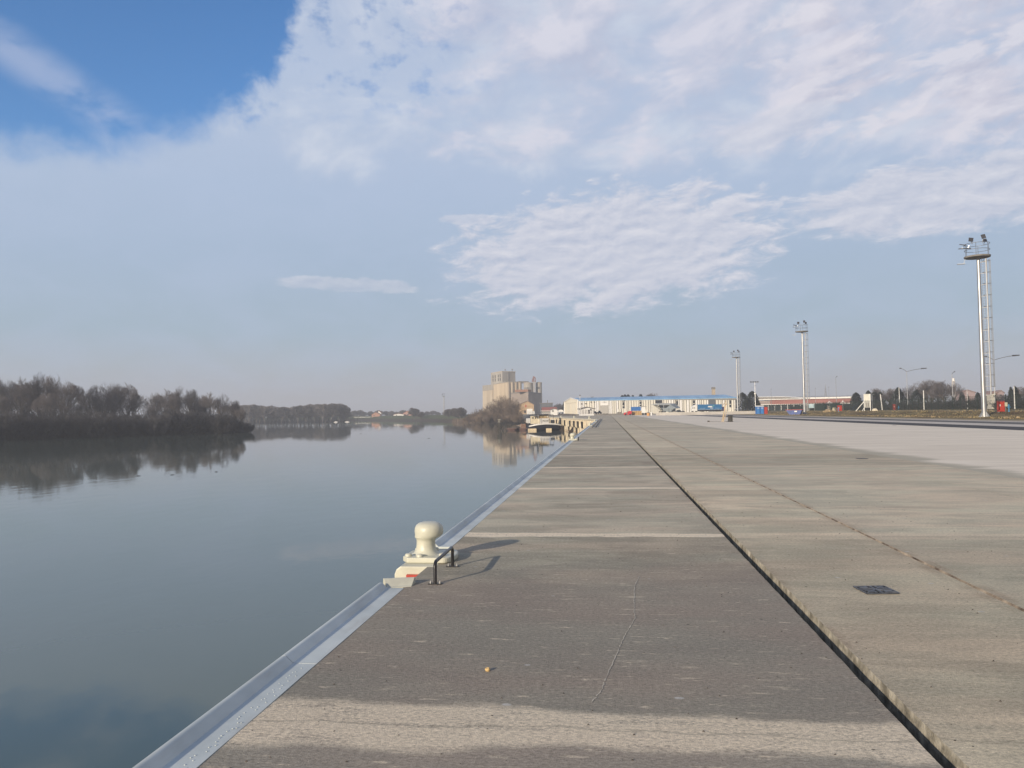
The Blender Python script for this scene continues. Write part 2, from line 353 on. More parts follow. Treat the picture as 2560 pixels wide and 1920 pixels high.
# ---------------------------------------------------------------- quay deck
def deck_mat(name, base, dark, pale, bandw, bandamt, neardark=0., tone=1.0, wide=False):
    m = bpy.data.materials.new(name); m.use_nodes = True; q = NT(m.node_tree); p = q.n['Principled BSDF']
    p.inputs['Roughness'].default_value = .9; p.inputs['Specular IOR Level'].default_value = .25
    pos = q.node('ShaderNodeNewGeometry').outputs['Position']; x, y, z = q.xyz(pos)
    st = q.noise(q.scale(pos, (.6, 1.7, 1)), 1.0, 7, .65, .5)
    st2 = q.noise(q.scale(pos, (2.4, 10, 1)), 1.0, 6, .7)
    blot = q.noise(pos, .45, 5, .6, .5)
    fine = q.noise(q.scale(pos, (1, 1.7, 1)), 34, 6, .8); grit = q.noise(pos, 120, 3, .8)
    f = q.m('ADD', q.m('MULTIPLY', st, .5), q.m('ADD', q.m('MULTIPLY', st2, .2), q.m('MULTIPLY', blot, .3)))
    c_ = q.mix(q.ramp(f, .42, .58), dark, base)
    big = q.noise(q.scale(pos, (.28, .55, 1)), 1.0, 6, .6, .8)
    c_ = q.mix(q.ramp(big, .53, .575, 0, .34), c_, tuple(v*.72 for v in dark))
    wear = q.noise(q.scale(pos, (1.4, 3.6, 1)), 1.0, 8, .75, .8)
    c_ = q.mix(q.ramp(wear, .56, .68, 0, .45), c_, tuple(min(1, v*1.12) for v in base))
    line_ = q.noise(q.scale(pos, (.15, 5.5, 1)), 1.0, 5, .6, 1.2)
    c_ = q.mix(q.ramp(q.m('ABSOLUTE', q.m('SUBTRACT', line_, .47)), .010, .002, 0, .30), c_, tuple(v*.55 for v in dark))
    gx = q.m('MINIMUM', q.m('ABSOLUTE', q.m('SUBTRACT', x, 1.46)), q.m('ABSOLUTE', q.m('SUBTRACT', x, 3.1)))
    rs = q.m('MULTIPLY', q.ramp(q.m('SUBTRACT', gx, q.m('MULTIPLY', blot, .12)), .09, .0), q.ramp(q.noise(q.scale(pos, (1, 1.6, 1)), 1.0, 4, .6), .45, .6, .15, .75))
    c_ = q.mix(q.m('MULTIPLY', rs, .6), c_, (.34, .27, .19))
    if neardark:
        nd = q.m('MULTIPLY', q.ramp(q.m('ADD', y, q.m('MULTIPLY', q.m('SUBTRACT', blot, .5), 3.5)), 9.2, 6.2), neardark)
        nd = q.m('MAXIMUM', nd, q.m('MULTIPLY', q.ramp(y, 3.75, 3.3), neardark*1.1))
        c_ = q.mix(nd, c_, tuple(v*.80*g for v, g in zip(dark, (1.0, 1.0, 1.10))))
    # slab to slab tone
    slab = q.m('FLOOR', q.m('DIVIDE', q.m('ADD', y, 2.14), 6.0))
    wn = q.node('ShaderNodeTexWhiteNoise', noise_dimensions='1D'); q.put(wn.inputs['W'], slab)
    c_ = q.mix(1.0, c_, q.comb(*[q.ramp(wn.outputs[0], 0, 1, .86, 1.09)]*3), 'MULTIPLY')
    # purple and olive discolouring
    hu = q.noise(q.scale(pos, (.5, 1.3, 1)), .8, 3, .5)
    c_ = q.mix(q.ramp(hu, .35, .65, 0, .6), c_, q.mix(1.0, c_, (1.10, .97, .96), 'MULTIPLY'))
    # pale laitance along every joint
    wy = q.m('ADD', y, q.m('MULTIPLY', q.m('SUBTRACT', q.noise(q.scale(pos, (.9, .2, 1)), 1.0, 4, .6), .5), .28))
    wy = q.m('ADD', wy, q.m('MULTIPLY', q.m('SUBTRACT', q.noise(q.scale(pos, (2.5, 7, 1)), 1.0, 6, .75), .5), .16))
    dj = q.m('ABSOLUTE', q.m('SUBTRACT', q.m('MODULO', q.m('ADD', wy, -.85+6), 6.0), 3.0))
    bw = q.ramp(y, 4.6, 5.4, bandw*1.75, bandw)
    bw = q.m('MULTIPLY', bw, q.ramp(q.noise(q.scale(pos, (.5, .05, 1)), 1.0, 3, .5), .3, .7, .75, 1.3))
    band = q.m('SUBTRACT', 1.0, q.ramp(q.m('DIVIDE', dj, bw), .72, 1.12))
    rough_ = q.m('MULTIPLY', band, q.ramp(q.m('ADD', q.m('MULTIPLY', st2, .6), q.m('MULTIPLY', fine, .4)), .36, .5, .25, 1))
    c_ = q.mix(q.m('MULTIPLY', rough_, q.ramp(y, 4.6, 5.4, bandamt*.72, bandamt)), c_, pale)
    c_ = q.mix(q.m('MULTIPLY', q.ramp(dj, .016, .004), q.m('MULTIPLY', band, .35)), c_, tuple(v*.5 for v in dark))
    # pale scuffs and droppings, dark pits
    sp = q.noise(q.scale(pos, (1.6, 9, 1)), 2.2, 5, .7)
    c_ = q.mix(q.ramp(sp, .585, .67, 0, .7), c_, tuple(v*.85 for v in pale))
    vo = q.node('ShaderNodeTexVoronoi'); q.put(vo.inputs['Vector'], q.scale(pos, (1, 1.5, 1))); vo.inputs['Scale'].default_value = 2.4; vo.inputs['Randomness'].default_value = 1
    pick = q.m('GREATER_THAN', q.xyz(vo.outputs['Color'])[0], .62)
    c_ = q.mix(q.m('MULTIPLY', q.m('MULTIPLY', q.ramp(vo.outputs['Distance'], .075, .05), pick), .75), c_, (.55, .55, .53))
    vo2 = q.node('ShaderNodeTexVoronoi'); q.put(vo2.inputs['Vector'], pos); vo2.inputs['Scale'].default_value = 4.5
    pick2 = q.m('GREATER_THAN', q.xyz(vo2.outputs['Color'])[1], .72)
    c_ = q.mix(q.m('MULTIPLY', q.m('MULTIPLY', q.ramp(vo2.outputs['Distance'], .07, .04), pick2), .8), c_, (.05, .045, .04))
    c_ = q.mix(1.0, c_, q.comb(*[q.m('ADD', q.ramp(fine, .3, .7, .55, 1.45, False), q.ramp(grit, .3, .7, -.2, .2, False))]*3), 'MULTIPLY')
    if tone != 1.0: c_ = q.mix(1.0, c_, (tone, tone, tone), 'MULTIPLY')
    q.put(p.inputs['Base Color'], c_)
    bp = q.node('ShaderNodeBump'); bp.inputs['Strength'].default_value = .8; bp.inputs['Distance'].default_value = .016
    q.put(bp.inputs['Height'], q.m('ADD', q.m('MULTIPLY', fine, .5), q.m('ADD', q.m('MULTIPLY', grit, .5), q.m('MULTIPLY', st2, .35)))); q.l.new(bp.outputs[0], p.inputs['Normal'])
    return m
BASE, DARK, PALE = (.525, .490, .378), (.380, .358, .282), (.84, .735, .565)
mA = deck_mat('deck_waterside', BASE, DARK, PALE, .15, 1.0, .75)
mB = deck_mat('deck_middle', (.645, .59, .44), (.485, .45, .34), (.78, .67, .50), .25, .42, 0)
mC = deck_mat('deck_landside', (.605, .56, .425), (.47, .442, .342), (.74, .63, .48), .28, .36, 0)
mE = mat('groove_concrete', (.28, .255, .195), .95, var=.45, sc_=9, bump=.5, col2=(.38, .35, .28))
mR = mat('rust_edge', (.13, .09, .065), .95, var=.5, sc_=3.5, bump=.5, col2=(.32, .27, .205))
mDk = mat('groove_floor', (.035, .037, .04), .95, var=.3)
mPale = mat('crack_pale', (.50, .46, .38), .9, var=.3, sc_=20)
WALLX = lambda y: -1.9-.1533*(y-159)
def ysteps():
    L = [-60, -30, -10]; y = -4.
    while y < 14: L.append(y); y += .07
    while y < 60: L.append(y); y += .6
    while y < 345: L.append(y); y += 8
    L.append(345.); return L
YS = ysteps()
def jag(y, seed, amp): 
    if y > 60: return 0
    return amp*(mnoise.noise(Vector((y*4.1, seed, 0)))+.7*mnoise.noise(Vector((y*13, seed+9, 0))))
def chip(y, sd):
    if y > 60: return 0
    v = mnoise.noise(Vector((y*9.3, sd, 2)))+.5*mnoise.noise(Vector((y*23, sd, 5))); return -max(0, v-.36)*.013
def strip(mb, fa, fb, z0=0., z1=0.):
    vs = []; 
    for y in YS: vs += [(fa(y), y, z0), (fb(y), y, z1)]
    mb.add(vs, [(2*i, 2*i+1, 2*i+3, 2*i+2) for i in range(len(YS)-1)])
def edgeA(y): return (-1.86+jag(y, 5, .008)) if y < 159 else WALLX(y)+.06
g1a = lambda y: 1.405+jag(y, 1, .006)+chip(y, 1.3); g1b = lambda y: 1.515-jag(y, 2, .005)-chip(y, 7.7)
g2a = lambda y: 3.085+jag(y, 3, .008); g2b = lambda y: 3.127+jag(y, 4, .008)
mb = MB()
mb.cur = 0; strip(mb, edgeA, g1a)
mb.cur = 1; strip(mb, g1b, g2a)
mb.cur = 2; strip(mb, g2b, lambda y: 6.83); strip(mb, lambda y: 6.845, lambda y: 8.7)
mb.cur = 3
strip(mb, lambda y: g1a(y), lambda y: 1.40+.012, 0, -.17); strip(mb, lambda y: 1.51, lambda y: g1b(y), -.17, .0)
strip(mb, lambda y: 6.83, lambda y: 6.8375, 0, -.02); strip(mb, lambda y: 6.8375, lambda y: 6.845, -.02, 0)
mb.cur = 4
strip(mb, lambda y: g2a(y), lambda y: 3.095, 0, -.02); strip(mb, lambda y: 3.095, lambda y: 3.118, -.02, -.018); strip(mb, lambda y: 3.118, lambda y: g2b(y), -.018, 0)
mb.cur = 5; strip(mb, lambda y: 1.412, lambda y: 1.51, -.17, -.17)
# front wall of the deck down to the water
mb.cur = 3; strip(mb, lambda y: edgeA(y)+.03, edgeA, -6, 0)
# healed crack
mb.cur = 6
cp = [(1840, 150), (1795, 240), (1788, 400), (1790, 480), (1800, 540), (1745, 630), (1700, 700), (1650, 820), (1600, 930), (1545, 1050), (1520, 1120), (1490, 1200), (1440, 1260), (1390, 1330)]
P = []
for a, b in zip(cp, cp[1:]):
    for t in range(8):
        u = t/8; gpt = G(1100+(a[0]*(1-u)+b[0]*u)/3.687, 1400+(a[1]*(1-u)+b[1]*u)/3.687); P.append((gpt.x+random.uniform(-.004, .004), gpt.y))
vs = []
for i, (a, b) in enumerate(P): w = random.uniform(.0015, .0045); vs += [(a-w, b, .003), (a+w, b, .003)]
mb.add(vs, [(2*i, 2*i+1, 2*i+3, 2*i+2) for i in range(len(P)-1) if mnoise.noise(Vector((i*.37, 3, 1))) < .5])
tag(mb.build('quay_deck', [mA, mB, mC, mE, mR, mDk, mPale], recalc=False), kind='structure')
# land-side apron and roads, flush sheets butted edge to edge
def apron_mat(name, a, b, patch=True):
    m = bpy.data.materials.new(name); m.use_nodes = True; q = NT(m.node_tree); p = q.n['Principled BSDF']; p.inputs['Roughness'].default_value = .9; p.inputs['Specular IOR Level'].default_value = .25
    pos = q.node('ShaderNodeNewGeometry').outputs['Position']; x, y, z = q.xyz(pos)
    n = q.noise(q.scale(pos, (.12, .5, 1)), 1, 6, .65, .4); n2_ = q.noise(q.scale(pos, (.5, 2, 1)), 1, 5, .6)
    c_ = q.mix(q.ramp(q.m('ADD', q.m('MULTIPLY', n, .6), q.m('MULTIPLY', n2_, .4)), .36, .64), a, b)
    if patch:
        edge_ = q.ramp(q.m('ADD', x, q.m('MULTIPLY', q.m('SUBTRACT', n, .5), 3)), 9.7, 9.0)
        c_ = q.mix(edge_, c_, (.45, .42, .335))
        jt = q.m('ABSOLUTE', q.m('SUBTRACT', q.m('MODULO', q.m('ADD', y, 60), 5.0), 2.5)); c_ = q.mix(q.ramp(jt, .05, .02, 0, .35), c_, (.2, .19, .17))
        c_ = q.mix(q.ramp(n2_, .62, .72, 0, .35), c_, (.25, .23, .2))
    fine = q.noise(pos, 40, 4, .7); c_ = q.mix(1.0, c_, q.comb(*[q.ramp(fine, .2, .8, .88, 1.12, False)]*3), 'MULTIPLY')
    q.put(p.inputs['Base Color'], c_); return m
mAp = apron_mat('apron_concrete', (.68, .615, .51), (.82, .75, .63))
mAs = apron_mat('asphalt_dark', (.050, .052, .056), (.075, .075, .078), False)
mAg = apron_mat('asphalt_grey', (.10, .10, .10), (.15, .145, .14), False)
mRd = apron_mat('strip_concrete', (.50, .46, .41), (.60, .56, .50), False)
def sheet(name, x0, x1, m, y0=-60, y1=345):
    mb = MB(); mb.add([(x0, y0, 0), (x1, y0, 0), (x1, y1, 0), (x0, y1, 0)], [(0, 1, 2, 3)]); return tag(mb.build(name, m, recalc=False), kind='structure')
sheet('apron', 8.7, 25.5, mAp); sheet('crane_track_asphalt', 25.5, 29.6, mAs); sheet('track_apron', 29.6, 33.3, mRd)
sheet('road', 33.3, 37.6, mAg); sheet('road_verge', 37.6, 39.2, mRd)
# ---------------------------------------------------------------- steel kerb along the quay edge
mKerb = mat('kerb_paint', (.50, .56, .56), .5, var=.09, sc_=1.2, col2=(.58, .63, .62), bump=.05)
mCream = mat('bollard_paint', (.555, .555, .46), .40, var=.05, sc_=3, bump=.12)
mSteel = mat('black_steel', (.030, .030, .034), .33, metal=.3, var=.3, sc_=8, bump=.1)
mNut = mat('zinc_nut', (.62, .62, .60), .35, metal=.8, var=.1)
mGalv = mat('galvanised', (.46, .47, .48), .36, metal=.75, var=.14, sc_=2, streak=(1, 1, .3)); mGalvD = mat('galvanised_dull', (.20, .215, .24), .5, metal=.5, var=.14, sc_=2)
mRed = mat('red_paint', (.42, .045, .03), .5, var=.15)
mWhite = mat('white_paint', (.78, .78, .75), .5, var=.08)
mGlass = mat('dark_glass', (.03, .035, .045), .1, var=.3)
mBlack = mat('rubber_black', (.02, .02, .02), .7, var=.3)
def worn(m_, rust, thr, dirt):
    q = NT(m_.node_tree); p = q.n['Principled BSDF']; src = p.inputs['Base Color'].links[0].from_socket
    pos = q.node('ShaderNodeNewGeometry').outputs['Position']
    a = q.noise(pos, 9, 6, .7); b_ = q.noise(q.scale(pos, (3, .7, 3)), 1.6, 5, .65); sp = q.noise(pos, 45, 3, .6)
    c_ = q.mix(q.ramp(b_, .45, .72, 0, dirt), src, (.30, .27, .22))
    c_ = q.mix(q.m('MULTIPLY', q.ramp(q.m('ADD', q.m('MULTIPLY', a, .7), q.m('MULTIPLY', sp, .3)), thr, thr+.04), .85), c_, rust)
    q.put(p.inputs['Base Color'], c_)
worn(mKerb, (.20, .11, .06), .655, .35); worn(mCream, (.28, .16, .09), .66, .22)
KP = [(-1.845, .003), (-1.998, .004), (-2.012, .018), (-2.036, .040), (-2.048, .047), (-2.062, .050), (-2.076, .045), (-2.084, .03), (-2.086, -.55), (-2.06, -.55), (-2.06, -.02), (-1.845, -.02)]
def kerb_seg(y0, y1, label, group='steel kerb lengths along the quay edge', mitre0=False, mitre1=False, studs=None):
    n = max(2, int((y1-y0)/.5) if y1 < 50 else int((y1-y0)/4)); mb = MB()
    m_ = len(KP); vs = []; rows = []
    for i in range(n+1):
        y = y0+(y1-y0)*i/n; w = (random.uniform(-.0015, .0015) if 0 < i < n else 0)
        for (x, z) in KP:
            yy = y
            if mitre1 and i == n: yy = y+(-1.845-x)*.0
            vs.append((x+w, yy, z+w))
    fs = [(i*m_+j, i*m_+(j+1) % m_, (i+1)*m_+(j+1) % m_, (i+1)*m_+j) for i in range(n) for j in range(m_)]
    mb.add(vs, fs+[tuple(range(m_-1, -1, -1)), tuple(n*m_+j for j in range(m_))])
    t = thing('edge_kerb', label, 'kerb', (0, 0, 0), 0, group)
    mb.build('kerb_profile', mKerb, t, smooth=True)
    if studs:
        sb = MB()
        y = studs[0]
        while y < studs[1]:
            x = -1.90+random.uniform(-.03, .03); sb.lathe([(.005, .004), (.004, .006), (.001, .0065)], 6, x, y+random.uniform(-.02, .02)); y += .035
        o = sb.build('paint_blister', mKerb, t); tag(o, kind='stuff')
    if mitre1:                                     # return piece towards the deck, same section turned by a mitre
        rb = MB(); ys_ = 1.0
        prof = [(y1-.002, .003), (y1+.02, .010), (y1+.10, .050), (y1+.118, .058), (y1+.135, .058), (y1+.15, .05), (y1+.156, -.3), (y1+.13, -.3), (y1+.0, -.02)]
        a = [(-1.998-(yy-y1)*.55 if zz > -.1 else -2.08, yy, zz) for yy, zz in prof]
        b = [(-1.795, yy+.07, zz) for yy, zz in prof]
        k_ = len(prof)
        rb.add(a+b, [(j, (j+1) % k_, k_+(j+1) % k_, k_+j) for j in range(k_)]+[tuple(range(k_-1, -1, -1)), tuple(range(k_, 2*k_))])
        rb.build('corner_return', mCream, t)
    return t
gaps = [(6.67, 8.92), (41.9, 44.2), (84.9, 87.4), (120.6, 123.0)]
kerb_seg(-3, 4.70, 'nearest length of pale blue-grey steel kerb with blistered flat strip, at the bottom edge', studs=(2.6, 4.6))
kerb_seg(4.706, 6.80, 'short steel kerb length that ends in a cream corner before the nearest bollard', mitre1=True)
kerb_seg(8.92, 20.0, 'steel kerb length starting right behind the nearest bollard')
kerb_seg(20.006, 41.9, 'steel kerb length ending at the second bollard along the quay', mitre1=True)
kerb_seg(44.2, 84.9, 'steel kerb length between the second and third bollards', mitre1=True)
kerb_seg(87.4, 120.6, 'steel kerb length between the third and fourth bollards', mitre1=True)
kerb_seg(123.0, 158.6, 'farthest steel kerb length, ending where the ribbed quay wall bends left')

# ---------------------------------------------------------------- bollards and grab handles
def make_bollard():
    t = thing('mooring_bollard', 'nearest cream mooring bollard with a mushroom head on the quay edge', 'bollard', (-1.97, 8.18, 0), 0, 'bollards along the quay edge')
    b = MB()                                        # pedestal hanging on the wall face
    b.prismy([(-.235, -1.0), (.20, -1.0), (.20, .004), (-.17, .004), (-.215, -.03), (-.235, -.08)], -.42, .52)
    b.build('pedestal', mCream, t, bevel=.012)
    p_ = []
    for i in range(17):
        a = -math.pi/2+math.pi*i/16; p_.append((.24+.10*math.cos(a), .26*math.sin(a)))
    p_ += [(-.14, .26), (-.20, .16), (-.21, -.16), (-.14, -.26)]
    b = MB(); b.prism(p_, .004, .062); b.build('base_plate', mCream, t, bevel=.012)
    prof = [(.150, .062, 0), (.128, .075, 0), (.108, .11, 0), (.101, .16, .0), (.100, .20, .0), (.108, .222, .1), (.136, .240, .5), (.150, .268, 1), (.155, .30, 1), (.152, .335, 1), (.138, .365, 1), (.112, .386, 1), (.075, .397, 1), (.03, .401, 1)]
    b = MB(); b.lathe(prof, 40, 0, 0, .032, .012); b.build('bollard_post', mCream, t, smooth=True)
    for x, y in ((-.15, -.17), (-.02, -.20), (.21, -.15), (.25, .13), (-.13, .18), (.06, .205)):
        b = MB(); b.lathe([(.036, .062), (.036, .078), (.028, .088), (.010, .092)], 14, x, y); b.build('bolt', mCream, t, smooth=True)
    b = MB(); b.box(-.10, .03, -.46, -.42, -.135, -.075); b.build('reflector', mRed, t)
    return t
bol = make_bollard()
def make_handle():
    t = thing('grab_handle', 'nearest black tubular grab handle bolted to the deck beside the cream bollard', 'handle', (-1.60, 7.385, 0), 0, 'grab handles along the quay edge')
    pts = [(0, -.40, .006)]; 
    pts += [(0, -.40, .15)]+[(0, -.40+.05*(1-math.cos(a)), .15+.05*math.sin(a)) for a in (.5, 1.0, 1.57)]
    pts += [(0, .35-.0, .2)]+[(0, .35+.05*math.sin(a), .15+.05*math.cos(a)) for a in (.5, 1.0, 1.57)]+[(0, .40, .006)]
    b = MB(); b.tube(pts, .0165, 14); b.build('handle_pipe', mSteel, t, smooth=True)
    for y in (-.40, .40):
        b = MB(); b.box(-.062, .062, y-.028, y+.028, .001, .009); f = b.build('foot_plate', mSteel, t)
        for x in (-.043, .043):
            b = MB(); b.lathe([(.011, .009), (.011, .02), (.006, .021), (.006, .03), (.002, .031)], 6, x, y); b.build('nut', mNut, f)
    return t
hnd = make_handle()
index()
for (x, y), a in zip([(-1.97, 43.2), (-1.97, 86.2), (-1.97, 121.9), (WALLX(175)+.25, 175), (WALLX(206)+.25, 206), (WALLX(243)+.25, 243)], ['second cream bollard along the quay, small, with a shadow on the deck', 'third bollard along the quay, just before the two dark strips', 'fourth bollard along the quay, beside the two dark strips', 'tiny white bollard on top of the ribbed wall, nearest to the bend', 'tiny white bollard on top of the ribbed wall above the thick fenders', 'tiny white bollard on top of the ribbed wall, nearest the moored boat']):
    s_ = 1.0 if y < 130 else 1.5
    dup(bol, (x, y, 0), 0, a, (s_, s_, s_))
for (x, y), a in zip([(-1.60, 42.4), (-1.60, 85.4), (-1.60, 121.1)], ['black grab handle beside the second bollard along the quay', 'black grab handle beside the third bollard along the quay', 'black grab handle beside the fourth bollard along the quay']):
    dup(hnd, (x, y, 0), 0, a)

# drain grates
mCast = mat('cast_iron', (.10, .11, .13), .45, metal=.5, var=.3, sc_=10)
mHole = mat('hole_dark', (.008, .008, .010), 1, var=.2)
def grate(x, y, lab, rot=.12):
    t = thing('drain_grate', lab, 'drain grate', (x, y, .0), rot, 'drain grates in the concrete deck'); t.scale = (.80, .80, 1)
    b = MB(); b.box(-.165, .165, -.165, .165, .001, .003); b.build('drain_opening', mHole, t)
    b = MB()
    for a in range(4):
        for k_ in range(-2, 3):
            L = .135-abs(k_)*.040
            if L < .02: continue
            c_, s_ = math.cos(a*math.pi/2), math.sin(a*math.pi/2)
            u0, u1 = .02+abs(k_)*.028, .02+abs(k_)*.028+L; v = k_*.056
            P0 = (c_*u0-s_*v, s_*u0+c_*v, .010); P1 = (c_*u1-s_*(v*1.0), s_*u1+c_*(v*1.0), .010)
            b.bar(P0, P1, .024, .010)
    for a, b_ in (((-.165, -.165), (.165, -.165)), ((.165, -.165), (.165, .165)), ((.165, .165), (-.165, .165)), ((-.165, .165), (-.165, -.165))): b.bar((*a, .008), (*b_, .008), .014, .009)
    b.bar((-.15, -.15, .012), (.15, .15, .012), .015, .008); b.bar((-.15, .15, .0125), (.15, -.15, .0125), .015, .008)
    b.build('grate', mCast, t)
grate(2.235, 6.93, 'rusty-black square drain grate with radiating bars in the near concrete slab')
g_ = G(2155, 1147); grate(g_.x, g_.y, 'small dark drain grate farther off in the landside slab')
g_ = G(2236, 1041.5+22); grate(g_.x, g_.y, 'tiny dark drain grate near the dark asphalt strip on the right')
# pebble and grit lying on the deck
def stone(name, x, y, r, m_, lab, cat, sq=.8, z=0, group=None):
    b = MB(); pr = []
    bm = bmesh.new(); bmesh.ops.create_icosphere(bm, subdivisions=2, radius=r)
    for v in bm.verts:
        v.co *= 1+.22*mnoise.noise(v.co*(1.6/r)+Vector((x, y, 0))); v.co.z *= sq
    me = bpy.data.meshes.new(name); bm.to_mesh(me); bm.free(); me.materials.append(m_)
    o = bpy.data.objects.new(name, me); COL.objects.link(o); o.location = (x, y, z+r*sq*.8); o.rotation_euler.z = x*7
    return tag(o, lab, cat, group)
mPeb = mat('yellow_stone', (.62, .44, .20), .8, var=.2, sc_=30)
stone('pebble', -.75, 4.66, .016, mPeb, 'single yellow-orange pebble lying on the grey deck', 'pebble')
mGrit = mat('dark_grit', (.07, .06, .05), .9, var=.4, sc_=20)
b = MB(); random.seed(3)
for i in range(420):
    y = 2.6+random.random()**1.6*12; x = random.uniform(-1.8, 4.5); r = random.uniform(.0025, .006)*(1+y*.05)
    if abs(x-1.46) < .07: continue
    b.add([(x-r, y-r*.6, 0), (x+r, y-r*.5, 0), (x+r*.8, y+r*.7, 0), (x-r*.9, y+r*.6, 0), (x, y, r*1.1)], [(0, 1, 4), (1, 2, 4), (2, 3, 4), (3, 0, 4)])
tag(b.build('grit', mGrit), 'dark grit and crumbs scattered over the near deck', 'grit', kind='stuff')
# two long dark strips on the far deck
for x, lb in ((-1.50, 'left one of the two long dark steel strips lying on the far deck'), (-1.14, 'right one of the two long dark steel strips lying on the far deck')):
    t = thing('deck_rail', lb, 'steel strip', (x, 77.5, 0), 0, 'two dark steel strips lying on the deck')
    b = MB(); b.box(-.075, .075, 0, 96, .002, .03); b.build('strip_plate', mBlack, t)
    b = MB(); b.box(.085, .10, 0, 96, .002, .05); b.build('strip_lip', mWhite, t)

# ---------------------------------------------------------------- ribbed quay wall and its V fenders
mWall = mat('sheet_pile_cream', (.50, .43, .31), .8, var=.25, sc_=.5, bump=.1, col2=(.60, .53, .40))
WA = Vector((-1.9, 159, 0)); WB = Vector((-41, 414, 0)); wd = (WB-WA); WL = wd.length; wang = math.atan2(wd.y, wd.x)
t = thing('quay_wall', 'cream ribbed sheet-pile quay wall receding beyond the bend of the quay', 'quay wall', WA, wang)
b = MB(); x = 0; prof = []
while x < WL: prof += [(x, .22), (x+.45, .22), (x+.7, -.05), (x+1.15, -.05)]; x += 1.4
poly = [(a, c_) for a, c_ in prof]+[(WL, .0), (WL, -1.5), (0, -1.5)]
b.prism(poly, -6, -.28); b.build('pile_sheets', mWall, t)
b = MB(); b.box(-.1, WL, -1.6, .34, -.279, .012); b.build('capping_beam', mat('capping_cream', (.60, .55, .43), .8, var=.12), t)
for ly, z0 in ((.30, -4.2),):
    b = MB(); b.box(0, WL, .23, .33, -3.55, -3.40); b.build('waling', mat('rusty_waling', (.30, .17, .09), .9, var=.4, sc_=1), t)
def fender(u, low, thick, lab):
    f = thing('v_fender', lab, 'fender', (0, 0, 0), 0, 'black V-shaped fenders on the ribbed quay wall')
    f.location = WA+wd.normalized()*u; f.rotation_euler.z = wang
    zt, zb = (-.75, -2.2) if not low else (-2.35, -3.65)
    for s_ in (-1, 1):
        b = MB(); b.tube([(s_*1.35, .55, zt), (s_*.35, .55, zb)], .17 if thick else .12, 8); b.build('fender_leg', mBlack, f)
    for s_ in (-1.62, 1.62): b = MB(); b.box(s_-.12, s_+.12, .24, .5, zb, zt+.1); b.build('bracket', mWall, f)
    return f
us = [23, 31.5, 40.5, 50.5, 65, 77, 92, 106, 122, 139]
nm = ['first', 'second', 'third', 'fourth', 'fifth', 'sixth', 'seventh', 'eighth', 'ninth', 'tenth']
for i, u in enumerate(us): fender(u, False, True, f'{nm[i]} black V fender of the upper row counted from the quay bend')
for i, u in enumerate(us[1:]): fender(u+3, True, False, f'{nm[i]} black V fender of the lower row near the water counted from the quay bend')

# ---------------------------------------------------------------- frame helper: a wall plane surveyed between two directions
class Fr:
    def __init__(s, pxl, D0, pxr, D1, g=None):
        s.a = Vector(xy(pxl, D0)); s.b = Vector(xy(pxr, D1)); s.d = (s.b-s.a); s.L = s.d.length; s.d.normalize()
        s.nrm = Vector((s.d.y, -s.d.x)); s.ang = math.atan2(s.d.y, s.d.x)
        mid = (s.a+s.b)/2; s.g = gzf(mid.x, mid.y) if g is None else g
    def uz(s, px, py):
        r = ray(px, py); den = r.x*s.nrm.x+r.y*s.nrm.y; tt = (s.a.x*s.nrm.x+s.a.y*s.nrm.y)/den
        p_ = Vector((0, 0, HC))+r*tt; return (Vector((p_.x, p_.y))-s.a).dot(s.d), p_.z-s.g
    def loc(s): return (s.a.x, s.a.y, s.g)
    def thing(s, name, lab, cat, group=None): return thing(name, lab, cat, s.loc(), s.ang, group)
    def box(s, b, x0, y0, x1, y1, d0, d1, ground=False):
        u0, z1 = s.uz(x0, y0); u1, z0 = s.uz(x1, y1)
        if ground: z0 = 0
        b.box(min(u0, u1), max(u0, u1), d0, d1, min(z0, z1), max(z0, z1)); return b

# ---------------------------------------------------------------- long warehouse
mPan = mat('panel_cream', (.70, .68, .60), .6, var=.08, sc_=.3, streak=(1, 1, .1))
mPanW = mat('panel_white', (.78, .78, .76), .5, var=.06)
mGap = mat('panel_gap', (.20, .19, .175), .8, var=.2)
mRoof = mat('roof_blue', (.16, .36, .60), .5, var=.12, sc_=.2, streak=(1, .1, 1), col2=(.22, .42, .64))
w = Fr(1446.4, 385, 1841, 372, .6); DEP = 26
t = w.thing('warehouse', 'very long white ribbed warehouse with a bright blue roof and cream gable', 'warehouse')
ev = w.uz(1446.4, 1000.7)[1]; ridge = w.uz(1600, 991.5)[1]*DEP/DEP
gl = xy(1412.3, 440); gv = Vector(gl)-w.a; gu, gd = gv.dot(w.d), -gv.dot(w.nrm)
b = MB(); b.prism([(0, 0), (w.L, 0), (w.L, DEP), (gu, gd), ], -1, ev); b.build('wall', mGap, t)
